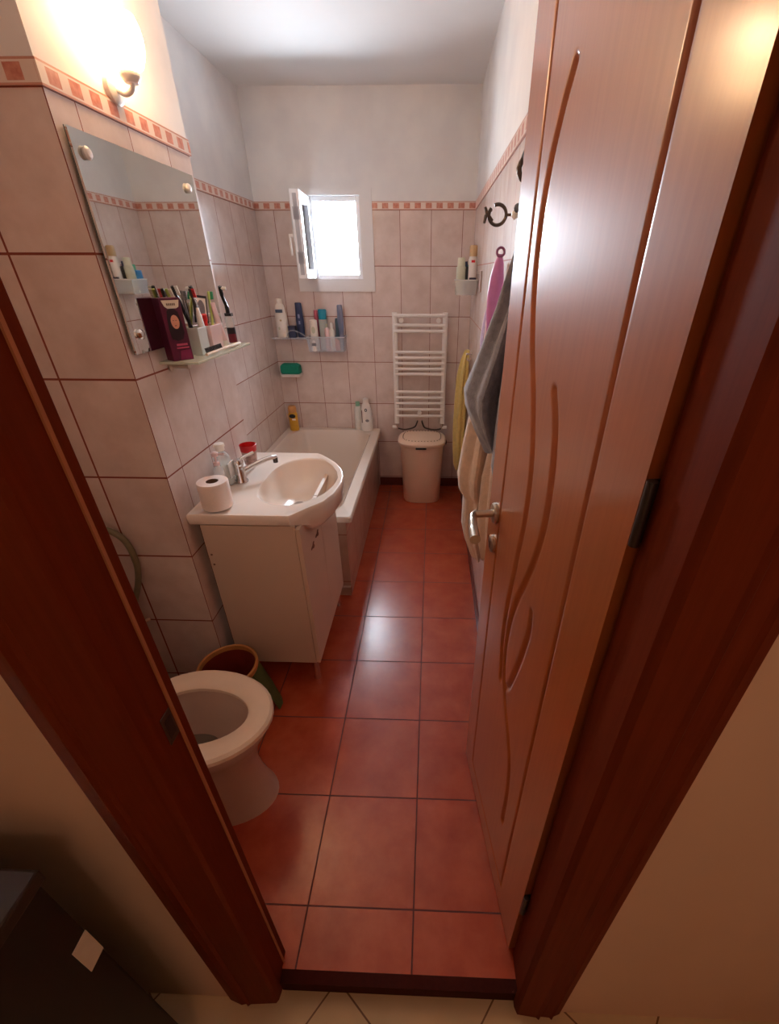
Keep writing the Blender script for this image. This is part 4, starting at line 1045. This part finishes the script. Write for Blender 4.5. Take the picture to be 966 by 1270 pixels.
# ------------------------------------------------------------------ lights
def light(name, kind, loc, energy, color, size=.1, rot=(0, 0, 0), sy=None, shape=None):
    l = bpy.data.lights.new(name, kind); l.energy = energy; l.color = color
    if kind == 'AREA':
        l.size = size
        if sy: l.shape = 'RECTANGLE'; l.size_y = sy
    elif kind == 'POINT': l.shadow_soft_size = size
    o = bpy.data.objects.new(name, l); C.objects.link(o); o.location = loc; o.rotation_euler = rot
    return o
light('lamp_bulb', 'POINT', (XP+.06, 1.50, 2.115), 5.5, (1.0, .66, .38), .035)
# daylight through the window: bright sky outside, sampled through the opening
w_ = bpy.data.worlds.new('daylight'); bpy.context.scene.world = w_; w_.use_nodes = True
nt = w_.node_tree; nt.nodes.clear()
bg = nt.nodes.new('ShaderNodeBackground'); wo = nt.nodes.new('ShaderNodeOutputWorld')
bg.inputs['Color'].default_value = (.78, .89, 1.0, 1); bg.inputs['Strength'].default_value = 122
nt.links.new(bg.outputs[0], wo.inputs[0])
po = light('window_portal', 'AREA', ((WX0+WX1)/2, YB+.09, (WZ0+WZ1)/2), 1, (1, 1, 1), WX1-WX0, rot=(math.radians(-90), 0, 0), sy=WZ1-WZ0)
po.data.cycles.is_portal = True
# dim warm fill light added for the hall, no fixture in view
light('hall_fill', 'POINT', (.45, -.9, 2.2), 5.8, (1.0, .70, .47), .12)

# ------------------------------------------------------------------ camera
f_, pi_, ya_, ro_, H_, cx_, cy_ = 535.46, .5315, .0306, .0018, 1.5489, 35.0, 18.67
cd = bpy.data.cameras.new('camera'); cam = bpy.data.objects.new('camera', cd); C.objects.link(cam)
c, s = math.cos(ya_), math.sin(ya_)
r = V((c, s, 0)); fw = V((-s, c, 0)); up = V((0, 0, 1))
F = fw*math.cos(pi_)-up*math.sin(pi_); U = up*math.cos(pi_)+fw*math.sin(pi_)
R_ = r*math.cos(ro_)+U*math.sin(ro_); U2 = -r*math.sin(ro_)+U*math.cos(ro_)
M = Matrix((R_, U2, -F)).transposed().to_4x4(); M.translation = V((0, 0, H_))
cam.matrix_world = M
cd.sensor_fit = 'AUTO'; cd.sensor_width = 36; cd.lens = f_/1270*36
cd.shift_x = -cx_/1270; cd.shift_y = cy_/1270; cd.clip_start = .02
sc = bpy.context.scene; sc.camera = cam
sc.view_settings.view_transform = 'Standard'; sc.view_settings.look = 'None'
sc.view_settings.exposure = 0.12; sc.view_settings.gamma = 1
try: sc.view_settings.use_curve_mapping = False
except Exception: pass
sc.cycles.use_denoising = True
sc.cycles.max_bounces = 12; sc.cycles.diffuse_bounces = 6; sc.cycles.glossy_bounces = 6; sc.cycles.transmission_bounces = 10
sc.cycles.sample_clamp_indirect = 6
sc.cycles.caustics_reflective = False; sc.cycles.caustics_refractive = False
